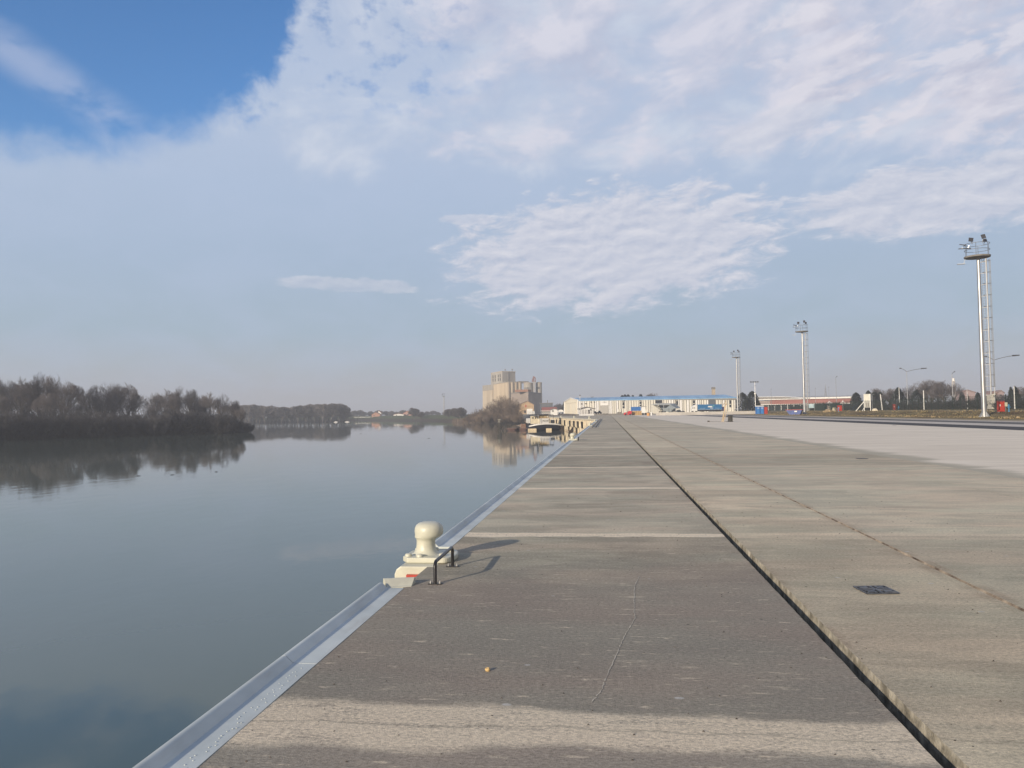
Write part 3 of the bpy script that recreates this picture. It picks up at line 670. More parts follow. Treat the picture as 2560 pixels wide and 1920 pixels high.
# gable end
b = MB(); nd = Vector((gu, gd, 0)); hd = nd/2; rz_ = 8.55
on = Vector((-gd, gu, 0)).normalized()*.15; on = on if on.x < 0 else -on
P0 = on; P1 = nd+on
b.add([(P0.x, P0.y, 0), (P1.x, P1.y, 0), (P1.x, P1.y, ev), (hd.x+on.x, hd.y+on.y, rz_), (P0.x, P0.y, ev)]+[(0, 0, 0), (gu, gd, 0), (gu, gd, ev), (hd.x, hd.y, rz_), (0, 0, ev)], [(0, 1, 2, 3, 4), (9, 8, 7, 6, 5), (0, 5, 6, 1), (1, 6, 7, 2), (2, 7, 8, 3), (3, 8, 9, 4), (4, 9, 5, 0)])
b.build('gable_wall', mat('gable_sunlit_cream', (.86, .80, .64), .6, var=.05), t)  # paler than the panels: brightness of sun on this end put into colour
b = MB()
e2 = on*1.6
for A_, B_ in (((P0.x, P0.y, ev+.1), (hd.x+on.x, hd.y+on.y, rz_+.15)), ((hd.x+on.x, hd.y+on.y, rz_+.15), (P1.x, P1.y, ev+.1)), ((P0.x, P0.y, 0), (P0.x, P0.y, ev)), ((P1.x, P1.y, 0), (P1.x, P1.y, ev))):
    b.bar(Vector(A_)+on*.4, Vector(B_)+on*.4, .5, .5)
b.build('gable_trim', mPanW, t)
dr = MB()
for f0 in (.12, .5, .88): q0 = nd*f0+on*1.3; dr.bar((q0.x, q0.y, .2), (q0.x, q0.y, ev*.86), .22, .1)
q0 = nd*.12+on*1.3; q1 = nd*.88+on*1.3; dr.bar((q0.x, q0.y, ev*.86), (q1.x, q1.y, ev*.86), .2, .2)
dr.build('sliding_door', mat('door_sunlit_tan', (.66, .60, .47), .7), t)  # tan lifted with the gable, sunlight carried by the colour
# roof
b = MB(); rr = w.L-4
b.add([(.12, -.5, ev), (w.L+.4, -.5, ev), (w.L+.4, DEP+.3, ev), (gu+.15, gd+.3, ev), (hd.x+.12, hd.y, rz_+.1), (rr, DEP/2, rz_+.1), (.12, -.5, ev-.35), (w.L+.4, -.5, ev-.35), (w.L+.4, DEP+.3, ev-.35), (gu+.15, gd+.3, ev-.35)],
      [(0, 1, 5, 4), (1, 2, 5), (2, 3, 4, 5), (0, 4, 3), (0, 6, 7, 1), (1, 7, 8, 2), (2, 8, 9, 3), (3, 9, 6, 0), (9, 8, 7, 6)])
b.build('roof', mRoof, t)
# panels between dark joints, leaving openings
random.seed(5)
opn = [(1500.5, 1520.5, 1001, 1035), (1556, 1561, 1005.5, 1021), (1598.5, 1603.5, 1004.5, 1015), (1638.5, 1655, 1000.8, 1008), (1690, 1695, 1002.5, 1021), (1732, 1737.5, 1001, 1014), (1771.5, 1789, 998, 1011), (1823, 1828, 1000.5, 1018)]
x = 1447.2; b = MB(); b2 = MB()
while x < 1840:
    wpx = random.choice((3.2, 4.6, 5.6, 6.2)); x1 = min(x+wpx, 1840.6); hit = [o for o in opn if o[0] < x1 and o[1] > x]
    if not hit: w.box(b if random.random() < .6 else b2, x, 1000, x1, 1036, -.10-.01*(int(x) % 3), 0, True)
    else:
        o = hit[0]
        if x < o[0]-1: w.box(b, x, 1000, o[0], 1036, -.10, 0, True)
        x1 = max(o[1], x1) if x1 < o[1] else o[1]; 
    x = x1+random.choice((.7, 1.0, .8))
for bb in (b, b2):
    bb.v = [(v[0], v[1], min(v[2], ev-.36)) for v in bb.v]
b.box(.05, w.L-.1, -.135, -.001, ev-.46, ev-.365); b2.box(.05, w.L-.1, -.132, -.001, ev-.56, ev-.465); b.build('cladding', mPan, t); b2.build('cladding', mPanW, t)
for o in opn[1:3]+opn[4:6]+opn[7:]:
    b = MB(); w.box(b, o[0]-.6, o[2]-.6, o[1]+.6, 1035, -.08, 0, True); b.build('window_surround', mPan, t)
    b = MB(); w.box(b, *[o[0], o[2], o[1], o[3]], -.16, -.05); f = b.build('window', mGlass, t)
    b = MB(); w.box(b, o[0], (o[2]*.45+o[3]*.55), o[1], (o[2]*.45+o[3]*.55)+1.2, -.2, -.1); b.build('mullion', mPan, f)
b = MB(); w.box(b, 1638.5, 1000.8, 1655, 1007.8, -.15, 0); b.build('window', mGlass, t)
b = MB(); w.box(b, 1637, 1008.2, 1656, 1035, -.12, 0, True); b.build('panel', mPan, t)
b = MB(); w.box(b, 1500.5, 1013.6, 1520.5, 1035, -.10, 0, True)
for i in range(9): w.box(b, 1500.7, 1014+i*2.2, 1520.3, 1014.5+i*2.2, -.15, -.1)
b.build('roller_door', mat('door_grey', (.42, .41, .38), .6, var=.06), t)
b = MB(); w.box(b, 1500.5, 1001, 1520.5, 1013.2, -.2, 0); sg = b.build('sign_board', mPanW, t)
u_, z_ = w.uz(1511, 1006); text_mesh('I 3B I', 1.15, 'sign_lettering', mBlack, sg, (u_, -.21, z_), (math.pi/2, 0, 0), sx=1.05)
b = MB(); w.box(b, 1771.5, 998.2, 1789, 1035, -.12, 0, True); b.build('roller_door', mat('door_slate', (.09, .11, .13), .5), t)
for px, py, s_ in ((1453.5, 1009.5, 1.6), (1464.5, 1008.7, 2.1), (1477.5, 1005, 1.3), (1485.5, 1004.8, 1.3), (1561, 1001.3, .7)):
    b = MB(); w.box(b, px-s_, py-1.1, px+s_, py+1.1, -.6, -.12); b.build('wall_unit', mGap, t)
b = MB(); u_, z_ = w.uz(1696, 985); 
# chimney behind
def fbox(name, lab, cat, pl, pr, pt, D, dep, m_, g=None, group=None, part=None, pb=None):
    f = Fr(pl, D, pr, D, g); t = f.thing(name, lab, cat, group); b = MB(); zt = f.uz(pl, pt)[1]; zb = f.uz(pl, pb)[1] if pb else 0
    b.box(0, f.L, 0, dep, zb, zt); b.build(part or 'body', m_, t); return f, t, zt
f, t, zt = fbox('chimney_stack', 'square beige chimney rising behind the blue warehouse roof', 'chimney', 1782.5, 1789.5, 973, 470, 2, mat('chimney_beige', (.45, .38, .28), .8), part='shaft')
b = MB(); b.box(-.1, f.L+.1, -.1, 2.1, zt, zt+1.3); b.build('cap', mGap, t)

# ---------------------------------------------------------------- grain silo complex
mSil = mat('silo_concrete', (.48, .39, .275), .9, var=.18, sc_=.08, streak=(1, 1, .25), col2=(.52, .44, .33), bump=.05)
mSilG = mat('silo_grey', (.34, .31, .265), .9, var=.14, sc_=.06, streak=(1, 1, .2), col2=(.38, .355, .31))
mWin = mat('window_dark', (.06, .06, .06), .6, var=.2)
SD = 780.; SG = .8
def sil(px, D=SD): return Vector(xy(px, D))
t = thing('grain_elevator', 'huge beige concrete grain silo complex with a square tower beyond the river bend', 'silo', (*sil(1267), SG), 0)
o0 = sil(1267)
def sz(py, D=SD, px=1267): return at(px, py, D).z-SG
def rel(px, D): v = sil(px, D)-o0; return v.x, v.y
# crest of the storage block: near corner at px 1266.5, left face runs back to px 1231, right face to px 1302
c0 = rel(1266.5, SD); l1 = rel(1231.3, SD+62); r1 = rel(1302.5, SD+8)
bk = (r1[0]+l1[0]-c0[0], r1[1]+l1[1]-c0[1])
H1 = sz(953.5)
b = MB(); b.prism([c0, r1, bk, l1], 0, H1-.8)
b.build('storage_block', mSil, t)
b = MB(); b.prism([(c0[0]-.4, c0[1]-.6), (r1[0]+.4, r1[1]-.6), (bk[0]+.4, bk[1]+.6), (l1[0]-.4, l1[1])], H1-.8, H1); b.build('roof_slab', mSilG, t)
# shallow ribs down the left face, cylinder bays down the right face
b = MB()
for i in range(1, 22):
    f_ = i/22; x_, y_ = c0[0]+(l1[0]-c0[0])*f_, c0[1]+(l1[1]-c0[1])*f_; b.box(x_-.35, x_+.1, y_-.35, y_+.35, 0, H1-1)
b.build('rib', mSil, t)
for i in range(4):
    f_ = (i+.42)/3.75; x_, y_ = c0[0]+(r1[0]-c0[0])*min(f_, .93), c0[1]+(r1[1]-c0[1])*min(f_, .93)
    b = MB(); b.lathe([(2.4, 0), (2.4, H1-1)], 20, x_, y_+.3); b.build('silo_bay', mSil, t, smooth=True)
# lower left annex
a0 = rel(1231.6, SD+55); a1 = rel(1207.2, SD+85); a2 = (a1[0]+18, a1[1]+8); a3 = (a0[0]+14, a0[1]+8)
HA = sz(961.5, SD+60, 1230)
b = MB(); b.prism([a0, a3, a2, a1], 0, HA-6); b.build('annex', mSil, t)
b = MB(); n_ = 12
for i in range(n_):
    f_ = i/n_; g_ = (i+.6)/n_
    xa, ya = a0[0]+(a1[0]-a0[0])*f_, a0[1]+(a1[1]-a0[1])*f_; xb, yb = a0[0]+(a1[0]-a0[0])*g_, a0[1]+(a1[1]-a0[1])*g_
    b.prism([(xa-.3, ya-.3), (xa+6, ya+1), (xb+6, yb+1), (xb-.3, yb-.3)], HA-6, HA)
b.prism([(a0[0]+.5, a0[1]+.6), (a3[0], a3[1]), (a2[0], a2[1]), (a1[0]+.5, a1[1]+.6)], HA-6, HA-.8)
b.build('gallery', mSilG, t)
# tower
tA = rel(1257.3, SD+30); tL = rel(1228.6, SD+62); tR = rel(1289.8, SD+40); tB = (tR[0]+tL[0]-tA[0], tR[1]+tL[1]-tA[1])
HT = sz(929.3, SD+32)
b = MB(); b.prism([tA, tR, tB, tL], 0, HT); tw = b.build('tower', mSilG, t)
b = MB(); vx, vy = tR[0]-tA[0], tR[1]-tA[1]
xm, ym = tA[0]+vx*.44, tA[1]+vy*.44; b.box(xm-.35, xm+.35, ym-.5, ym+.4, H1, HT-.1); b.build('tower_rib', mGap, t)
lx, ly = tL[0]-tA[0], tL[1]-tA[1]; ln = math.hypot(lx, ly)
for r_ in range(2):
    for f_ in (.17, .33, .60, .80):
        x_, y_ = tA[0]+lx*f_, tA[1]+ly*f_
        zc = sz(940+r_*9, SD+45)
        b = MB(); b.prism([(x_-.5-.01, y_-.9*ly/ln-.2), (x_+.3, y_-.9*ly/ln), (x_+.3, y_+.9*ly/ln), (x_-.5, y_+.9*ly/ln)], zc-1.5, zc+1.5)
        b.build('window', mWin, t)
b = MB(); b.prism([(tA[0]-.3, tA[1]-.3), (tR[0]+.3, tR[1]-.3), (tB[0], tB[1]+.3), (tL[0]-.3, tL[1])], HT, HT+.7); b.build('parapet', mSil, t)
for px in (1264, 1281.5):
    x_, y_ = rel(px, SD+36); b = MB(); b.tube([(x_, y_+2, HT), (x_, y_+2, HT+2.2)], .18, 6); b.lathe([(.1, HT+1.8), (.8, HT+2.1), (.8, HT+3.0), (.1, HT+3.3)], 8, x_, y_+2); b.build('roof_vent', mGap, t)
# conveyor bridge and the two round silos
cA = rel(1302.5, SD+6); cB = rel(1322, SD+14)
b = MB(); b.prism([(cA[0]-2, cA[1]), (cB[0], cB[1]), (cB[0], cB[1]+4), (cA[0]-2, cA[1]+4)], sz(958), sz(952.3)); b.build('conveyor_bridge', mSilG, t)
def cyl(pl, pr, pt, D, nm_='round_silo'):
    x0 = rel(pl, D); x1 = rel(pr, D); r_ = (x1[0]-x0[0])/2; cx, cy = (x0[0]+x1[0])/2, (x0[1]+x1[1])/2; h_ = sz(pt, D, (pl+pr)/2)
    b = MB(); b.lathe([(r_, 0), (r_, h_), (r_*.2, h_+.8)], 36, cx, cy); o = b.build(nm_, mSilG, t, smooth=True)
    b = MB()
    for a in (-2.3, -2.0, -1.7, -1.4): b.box(cx+r_*math.cos(a)-.35, cx+r_*math.cos(a)+.35, cy+r_*math.sin(a)-.25, cy+r_*math.sin(a)+.3, h_-6.5, h_-4.6)
    b.build('vent_slot', mWin, o); b = MB(); b.lathe([(r_+.25, h_-.5), (r_+.25, h_+.1)], 36, cx, cy); b.build('rim', mSil, o); return cx, cy, r_, h_
cyl(1310.5, 1333.5, 957, SD+10); cyl(1340.5, 1356, 956.5, SD+14)
b = MB()
for px in (1334.5, 1338.2): x_, y_ = rel(px, SD+8); b.box(x_-.45, x_+.45, y_-.4, y_+.4, 0, sz(954, SD+8))
b.build('bucket_leg', mSilG, t)
b = MB(); xa, ya = rel(1331, SD+8); xb, yb = rel(1335.5, SD+8); xc, yc = rel(1340, SD+8)
for A_, B_, w_ in (((xa, ya, sz(954)), (xb, yb, sz(942)), .9), ((xb, yb, sz(941)), (xb, yb, sz(954)), 1.3), ((xb, yb, sz(941)), (xc, yc, sz(946)), 1.0), ((xc, yc, sz(946)), (xc, yc, sz(955)), .7), ((xa, ya, sz(954)), (xc, yc, sz(953)), .6)): b.bar(A_, B_, w_, w_)
b.build('elevator_head', mat('rusty_red', (.20, .09, .07), .8, var=.2), t)
# store building in front
SB = SD-90
def relb(px, D): return rel(px, D)
s0 = relb(1279, SB); s1 = relb(1321.5, SB-22); s2 = relb(1353.5, SB+28); s3 = (s2[0]+s0[0]-s1[0], s2[1]+s0[1]-s1[1])
t2 = thing('store_building', 'tall plain grey-brown store building with a blue-shaded flank in front of the silos', 'building', (*o0, SG), 0)
hb = sz(983.5, SB, 1290)
b = MB(); b.prism([s0, s1, s2, s3], 0, hb); b.build('wall', mat('store_render', (.30, .25, .215), .9, var=.15, sc_=.1), t2)
b = MB(); b.prism([(s0[0]-.3, s0[1]-.3), (s1[0]+.2, s1[1]-.4), (s2[0]+.4, s2[1]), (s3[0], s3[1]+.4)], hb, hb+.7); b.build('roof', mGap, t2)
b = MB(); b.prism([(s1[0]-12, s1[1]+2.5), (s1[0]-.2, s1[1]+1), (s1[0]+1.8, s1[1]+6), (s1[0]-10, s1[1]+8)], hb+.7, hb+2.8); b.build('roof_house', mat('brick_red', (.28, .15, .10), .9), t2)

# generic gabled building seen gable-on
def gable(name, lab, cat, pl, pr, pe, pk, pkx, D, dep, mw, mr, g=None, wins=(), group=None, over=.3):
    f = Fr(pl, D, pr, D, g); t = f.thing(name, lab, cat, group)
    ze = f.uz(pl, pe)[1]; uk, zk = f.uz(pkx, pk); L = f.L
    b = MB(); b.prismy([(0, -1), (L, -1), (L, ze), (uk, zk), (0, ze)], 0, dep); b.build('wall', mw, t)
    b = MB(); b.prismy([(-over, ze-.15), (uk, zk+.0), (uk, zk+.35), (-over, ze+.2)], -over, dep+over); b.prismy([(uk, zk), (L+over, ze-.15), (L+over, ze+.2), (uk, zk+.35)], -over, dep+over); b.build('roof', mr, t)
    for x0, y0, x1, y1, m_ in wins:
        b = MB(); f.box(b, x0, y0, x1, y1, -.15, 0); b.build('window', m_, t)
    return f, t
mBrick = mat('brick_tan', (.46, .33, .20), .9, var=.15, sc_=.4)
mTileD = mat('tile_dark', (.16, .12, .10), .8, var=.2)
gable('brick_house', 'tan brick gabled house with a small red window below the silos', 'house', 1296, 1335, 1012.5, 1003, 1318.5, 520, 25, mBrick, mTileD, .5, [(1313, 1012, 1316, 1018, mRed), (1310, 1026, 1315, 1033, mWin)])
# side buildings between silos and warehouse
f, t, zt = fbox('factory_shed', 'dark grey flat-roofed factory shed right of the silos', 'building', 1352, 1382, 1009, 560, 20, mat('shed_slate', (.12, .13, .15), .8, var=.3, sc_=.4), part='wall')
b = MB(); b.box(-.4, f.L+.4, -.4, 20, zt, zt+.5); b.build('roof', mGap, t)
b = MB(); b.tube([(5.2, 2, zt), (5.2, 2, zt+2.6)], .22, 6); b.build('stack', mGap, t)
f = Fr(1356, 480, 1392, 480); t = f.thing('red_roofed_shed', 'low shed with a red roof standing behind a pale railing', 'shed'); zr = f.uz(1356, 1019)[1]; ze = f.uz(1356, 1028)[1]
b = MB(); b.box(0, f.L, 0, 9, 0, ze); b.build('wall', mGap, t)
b = MB(); b.prismx([(-.4, ze-.1), (4.5, zr), (4.5, zr+.3), (-.4, ze+.2)], -.3, f.L+.3); b.prismx([(4.5, zr), (9.4, ze-.1), (9.4, ze+.2), (4.5, zr+.3)], -.3, f.L+.3); b.build('roof', mat('roof_red', (.30, .10, .08), .8, var=.15), t)
f = Fr(1352, 430, 1377, 430); t = f.thing('railing', 'pale upright-bar railing in front of the red-roofed shed', 'railing'); 
b = MB()
for i in range(14): b.box(i*f.L/13-.05, i*f.L/13+.05, -.05, .05, 0, 2.2)
b.build('bars', mWhite, t); b = MB(); b.box(0, f.L, -.04, .04, 1.95, 2.05); b.box(0, f.L, -.04, .04, .3, .38); b.build('rail', mWhite, t)
gable('white_kiosk', 'small white kiosk with a shallow grey roof left of the warehouse gable', 'kiosk', 1377, 1394, 1025, 1022.5, 1385, 410, 5, mPanW, mGap, None, [(1380, 1026, 1384, 1029, mWin)])
f = Fr(1395.5, 400, 1409.5, 400); t = f.thing('arched_tent', 'white arched tent open at the front, beside the warehouse gable', 'tent')
ht = f.uz(1402, 1023.5)[1]; b = MB(); nA = 12
out_ = [(f.L/2-f.L/2*math.cos(math.pi*i/nA), ht*.45+ht*.5*math.sin(math.pi*i/nA)) for i in range(nA+1)]
inn = [(f.L/2-f.L/2*.97*math.cos(math.pi*i/nA), ht*.43+ht*.48*math.sin(math.pi*i/nA)-.15) for i in range(nA, -1, -1)]
b.prismy(out_+inn, 0, 6); b.build('canopy', mWhite, t)
b = MB(); b.prismy([(0.05, ht*.46)]+[p_ for p_ in out_[1:-1]]+[(f.L-.05, ht*.46), (f.L-.1, ht*.62), (.1, ht*.62)], .05, .1) if False else b.prismy([(p_[0], p_[1]-.02) for p_ in out_], .05, .12); b.build('front_panel', mWhite, t)
for x_ in (.1, f.L*.5, f.L-.1):
    b = MB(); b.box(x_-.08, x_+.08, .1, .26, 0, ht*.46); b.build('leg', mWhite, t)
# hut by the warehouse
f, t = gable('site_hut', 'white slatted hut with a dark low gable roof and a pale sign board', 'hut', 1449.5, 1485, 1022.6, 1018.3, 1467, 365, 5, mPanW, mGap, .55, [(1471, 1026, 1473.5, 1034, mWin)], over=.7)
b = MB()
for i in range(9): u_ = (i+.5)*f.L/9; b.box(u_-.15, u_+.12, -.05, 0, 0, f.uz(1450, 1024)[1])
b.build('slat', mGap, t)
b = MB(); f.box(b, 1466, 1020.5, 1475, 1024.3, -.9, -.75); b.build('sign_board', mWhite, t)
# flagpole
def pole(name, lab, cat, px, pt, D, r_, m_, g=None, group=None, base=None):
    x_, y_ = xy(px, D); g_ = gzf(x_, y_) if g is None else g; h_ = at(px, pt, D).z-g_
    t = thing(name, lab, cat, (x_, y_, g_), 0, group); b = MB(); b.tube([(0, 0, 0), (0, 0, h_)], [r_, r_*.6], 8); b.build('pole', m_, t); return t, h_
t, h_ = pole('flagpole', 'thin white flagpole in front of the warehouse gable corner', 'flagpole', 1450.6, 990, 350, .14, mWhite)
b = MB(); b.lathe([(.1, h_), (.3, h_+.15), (.3, h_+.4), (.05, h_+.6)], 8); b.build('finial', mGap, t)
# ---------------------------------------------------------------- moored work boat
BD = 232.0
bl_ = Vector(xy(1321.6, BD)); br_ = Vector(xy(1402.5, BD)); bw_ = (br_-bl_).length; bc = (bl_+br_)/2
t = thing('work_boat', 'dark-hulled work boat with white bulwark and wheelhouse moored at the ribbed wall', 'boat', (bc.x, bc.y, WZ), math.atan2((br_-bl_).y, (br_-bl_).x))
mHull = mat('hull_black', (.018, .02, .03), .35, var=.3); mDeckW = mat('boat_white', (.58, .575, .56), .45, var=.08, sc_=2)
mOr = mat('varnished_wood', (.34, .20, .06), .5, var=.2, sc_=2)
hw = bw_/2; mp = BD/F
def bz(py): return (1076.1-py)*mp
def bx(px): return (px-1362)*mp
b = MB(); rows = []; N = 16                       # blunt pontoon bow, sheer rises to the middle
for j, (zz, ins) in enumerate(((-.5, 1.6), (.35, .6), (1.0, .15), (1.0, .15))):
    row = []
    for i in range(N+1):
        u = -1+2*i/N; xw = u*(hw-ins*.35); fy = -1.2*(1-abs(u)**3)*(1-ins*.35)+ins*.9
        zt = zz if j < 2 else 1.35+.55*(1-u*u)+(u*.12)
        row.append((xw, fy, zt if j < 3 else zt))
    rows.append(row)
vs = [p_ for r_ in rows[:3] for p_ in r_]; n_ = N+1
vs += [(x_, y_+14, z_) for (x_, y_, z_) in [(p_[0], 0, p_[2]) for p_ in rows[0]]]+[(x_, 14, z_) for (x_, y_, z_) in [(p_[0], 0, p_[2]) for p_ in rows[2]]]
fs = [(j*n_+i, j*n_+i+1, (j+1)*n_+i+1, (j+1)*n_+i) for j in range(2) for i in range(N)]
fs += [(2*n_+i, 2*n_+i+1, 4*n_+i+1, 4*n_+i) for i in range(N)]+[(4*n_+i, 4*n_+i+1, 3*n_+i+1, 3*n_+i) for i in range(N)]
fs += [(0, n_, 2*n_, 4*n_, 3*n_), (N, 3*n_+N, 4*n_+N, 2*n_+N, n_+N)]
b.add(vs, fs); b.build('hull', mHull, t)
b = MB(); r2 = rows[2]
for A_, B_ in zip(r2, r2[1:]): 
    b.add([(A_[0], A_[1]-.06, A_[2]-.12), (B_[0], B_[1]-.06, B_[2]-.12), (B_[0], B_[1]-.02, B_[2]+.27), (A_[0], A_[1]-.02, A_[2]+.27), (A_[0], A_[1]+.1, A_[2]-.12), (B_[0], B_[1]+.1, B_[2]-.12), (B_[0], B_[1]+.1, B_[2]+.27), (A_[0], A_[1]+.1, A_[2]+.27)], [(0, 1, 2, 3), (5, 4, 7, 6), (3, 2, 6, 7)])
b.build('bulwark', mDeckW, t)
for x_, w_ in ((-3.9, 1.3), (1.1, .85)):
    b = MB(); b.box(x_-w_, x_+w_, -1.55 if x_ > 0 else -.9, .5, -.1, .62); b.build('push_knee', mat('knee_cream', (.60, .50, .34), .6, var=.2), t, bevel=.12)
def bbox(nm_, x0, y0, x1, y1, d0, d1, m_, par=None):
    b = MB(); b.box(bx(x0), bx(x1), d0, d1, bz(y1), bz(y0)); return b.build(nm_, m_, par or t)
wh = bbox('wheelhouse', 1350.5, 1045.5, 1372, 1060, 3, 6.5, mDeckW)
bbox('wheelhouse_top', 1350.2, 1038.3, 1372.8, 1045.6, 2.9, 6.6, mOr)
for i in range(5): bbox('window', 1351.2+i*4.2, 1039.6, 1354.4+i*4.2, 1044.3, 2.82, 2.9, mat('window_amber', (.40, .33, .20), .2, var=.5, sc_=1) if i != 4 else mat('window_pale', (.6, .56, .48), .3), wh)
text_mesh('PB-0401', .72, 'registration_lettering', mBlack, wh, (bx(1365.5), 2.97, bz(1053)), (math.pi/2, 0, 0), sx=.85)
bbox('wheelhouse_roof', 1328, 1036.2, 1373.5, 1037.9, 2.0, 7.5, mBlack)
bbox('deckhouse', 1327.5, 1040.5, 1350, 1060, 5.0, 11, mat('deckhouse_cream', (.62, .56, .42), .6, var=.15, sc_=1))
for x0 in (1331.5, 1338.5, 1344): bbox('window', x0, 1042.5, x0+3, 1047, 4.93, 5.0, mWin)
bbox('awning', 1373.4, 1037, 1384.5, 1038.2, 2.2, 7.5, mBlack)
for px in (1374.5, 1383.8): bbox('awning_post', px, 1038, px+.7, 1060, 2.4, 2.5, mBlack)
bbox('winch', 1377, 1050.5, 1387, 1058.5, 2.0, 3.5, mGlass); bbox('winch_cover', 1378.5, 1048.5, 1384, 1051.5, 2.1, 3.3, mDeckW)
bbox('light_mast', 1345.3, 1036.5, 1346.0, 1059, 1.8, 1.9, mDeckW); bbox('light_mast', 1372.8, 1035, 1373.5, 1059, 1.8, 1.9, mDeckW)
# dark wedge bow of the neighbour craft
t = thing('moored_barge', 'low rust-red barge with a dark pointed bow left of the work boat', 'barge', (*xy(1293, 240), WZ), math.atan2((br_-bl_).y, (br_-bl_).x))
b = MB(); b.prismy([(-3.2, -.3), (3.2, -.3), (3.3, .62), (-3.3, .5)], 0, 5); b.build('hull', mat('barge_rust', (.10, .06, .055), .8, var=.25, sc_=1), t)
b = MB(); b.add([(2.2, -1.2, -.2), (4.6, -.8, -.2), (4.6, -.8, 1.1), (3.9, -.4, 1.6), (4.9, 3, -.2), (4.7, 3, 1.7)], [(0, 1, 2, 3), (1, 4, 5, 2), (0, 3, 5, 4), (3, 2, 5)]); b.build('bow', mHull, t)
b = MB(); b.box(-3.3, 3.3, -.06, .1, .54, .66); b.build('gunwale', mat('barge_edge', (.20, .14, .12), .8, var=.2), t)
# white containers and rusty frame on the slip behind the boat
for (l, r_, tp, bt, D_, nm_, lab) in ((1315, 1326, 1046, 1058, 262, 'work_container', 'white square work container left of the boat deckhouse'), (1326, 1336.5, 1051, 1060, 258, 'work_container', 'low white equipment box between the container and the boat')):
    f = Fr(l, D_, r_, D_, WZ); t = f.thing(nm_, lab, 'container'); z0 = f.uz(l, bt)[1]; z1 = f.uz(l, tp)[1]
    b = MB(); b.box(0, f.L, 0, 2.4, z0, z1); b.build('body', mDeckW, t); b = MB(); b.box(f.L*.45, f.L*.47, -.03, 0, z0+.1, z1-.1); b.box(f.L*.9, f.L*.93, -.03, 0, z0, z1-.1); b.build('door_seam', mGap, t)
    b = MB(); b.box(-.2, f.L+.2, -.2, 2.6, -.3, z0); b.build('float', mHull, t)
f = Fr(1303, 262, 1317, 262, WZ); t = f.thing('rusty_frame', 'rusty steel frame with a dark awning at the foot of the earth bank', 'frame')
b = MB(); hh = f.uz(1310, 1058.5)[1]
for i in range(5): b.bar((f.L*i/4, 0, -.2), (f.L*i/4, 0, hh), .14); b.bar((f.L*i/4, 0, .2), (f.L*min(i+1, 4)/4, 0, hh), .1)
b.build('posts', mat('rust', (.20, .075, .04), .9, var=.3), t)
b = MB(); b.prismy([(.0, hh-.2), (f.L, hh), (f.L*.6, hh+.55), (.5, hh+.3)], -.4, 1.2); b.build('awning', mBlack, t)
# pale box pile at the top of the bank
f = Fr(1316.5, 395, 1331, 395, -.2); t = f.thing('white_container', 'bright white container with dark vertical slits in front of the brick house', 'container')
b = MB(); f.box(b, 1317, 1022, 1331.5, 1035.5, 0, 4); b.build('body', mWhite, t)
b = MB()
for px in (1319.5, 1322.5, 1325.5, 1328.5): f.box(b, px, 1028.5, px+.6, 1035, -.06, 0)
b.build('slit', mGap, t); b = MB(); f.box(b, 1331.5, 1028, 1336.5, 1035.5, .5, 3.5); b.build('annex_box', mWhite, t)
f = Fr(1297, 380, 1330, 345, WZ); 
# earth bank beside the end of the wall
bm_ = MB(); e0 = Vector(xy(1294, 330)); e1 = Vector(xy(1332, 300)); n_ = 14; vs = []
for i in range(n_+1):
    u = i/n_; p_ = e0.lerp(e1, u); zc = WZ+.2+(3.9*min(1, u*1.25)**.8); 
    for dd, hh_ in ((-6, WZ-.5), (-1, WZ+(zc-WZ)*.35), (5, zc-.4), (12, zc), (60, max(zc, -.3))):
        vs.append((p_.x+dd*.12+random.uniform(-.3, .3), p_.y+dd, hh_+random.uniform(-.15, .15) if dd < 60 else hh_))
bm_.add(vs, [(i*5+j, (i+1)*5+j, (i+1)*5+j+1, i*5+j+1) for i in range(n_) for j in range(4)])
tag(bm_.build('earth_bank', mat('bank_earth', (.20, .135, .085), .95, var=.35, sc_=.5, bump=.4, col2=(.30, .22, .14)), smooth=True), kind='structure')
# wooden mooring dolphin standing in the river
x_, y_ = xy(1250, 233); t = thing('mooring_dolphin', 'dark old mooring dolphin with a capped post standing in the river', 'mooring post', (x_, y_, WZ), 0)
mWd = mat('old_timber', (.05, .048, .045), .9, var=.4, sc_=3)
b = MB(); b.box(-.85, .2, -.5, .6, 1.2, 2.55); b.prismy([(-.8, 1.2), (.2, 1.2), (.15, .55)], -.4, .5); b.build('timber_box', mWd, t)
b = MB(); b.box(-.6, -.0, -.25, .25, 2.55, 3.35); b.build('post_head', mat('grey_timber', (.17, .17, .155), .9, var=.2), t)
b = MB(); b.prismy([(-1.0, 3.35), (.5, 3.35), (-.2, 3.62)], -.5, .5); b.build('cap', mat('grey_cap', (.26, .25, .22), .9), t)
b = MB()
for A_, B_, w_ in (((-.2, 0, -1), (-.1, 0, 1.3), .5), ((.9, .2, -1), (.1, 0, 1.6), .3), ((1.7, .1, -1), (1.6, 0, 1.6), .16), ((.3, -.3, -1), (1.2, .2, 1.0), .25), ((-.9, .1, -1), (-.4, 0, 1.2), .2)): b.bar(A_, B_, w_)
b.build('raking_piles', mWd, t)
b = MB(); b.add([(1.5, -.3, -.2), (2.5, -.3, -.05), (1.9, -.3, .5), (1.5, .3, -.2), (2.5, .3, -.05), (1.9, .3, .5)], [(0, 1, 2), (5, 4, 3), (0, 3, 4, 1), (1, 4, 5, 2), (2, 5, 3, 0)]); b.build('broken_stump', mBlack, t)
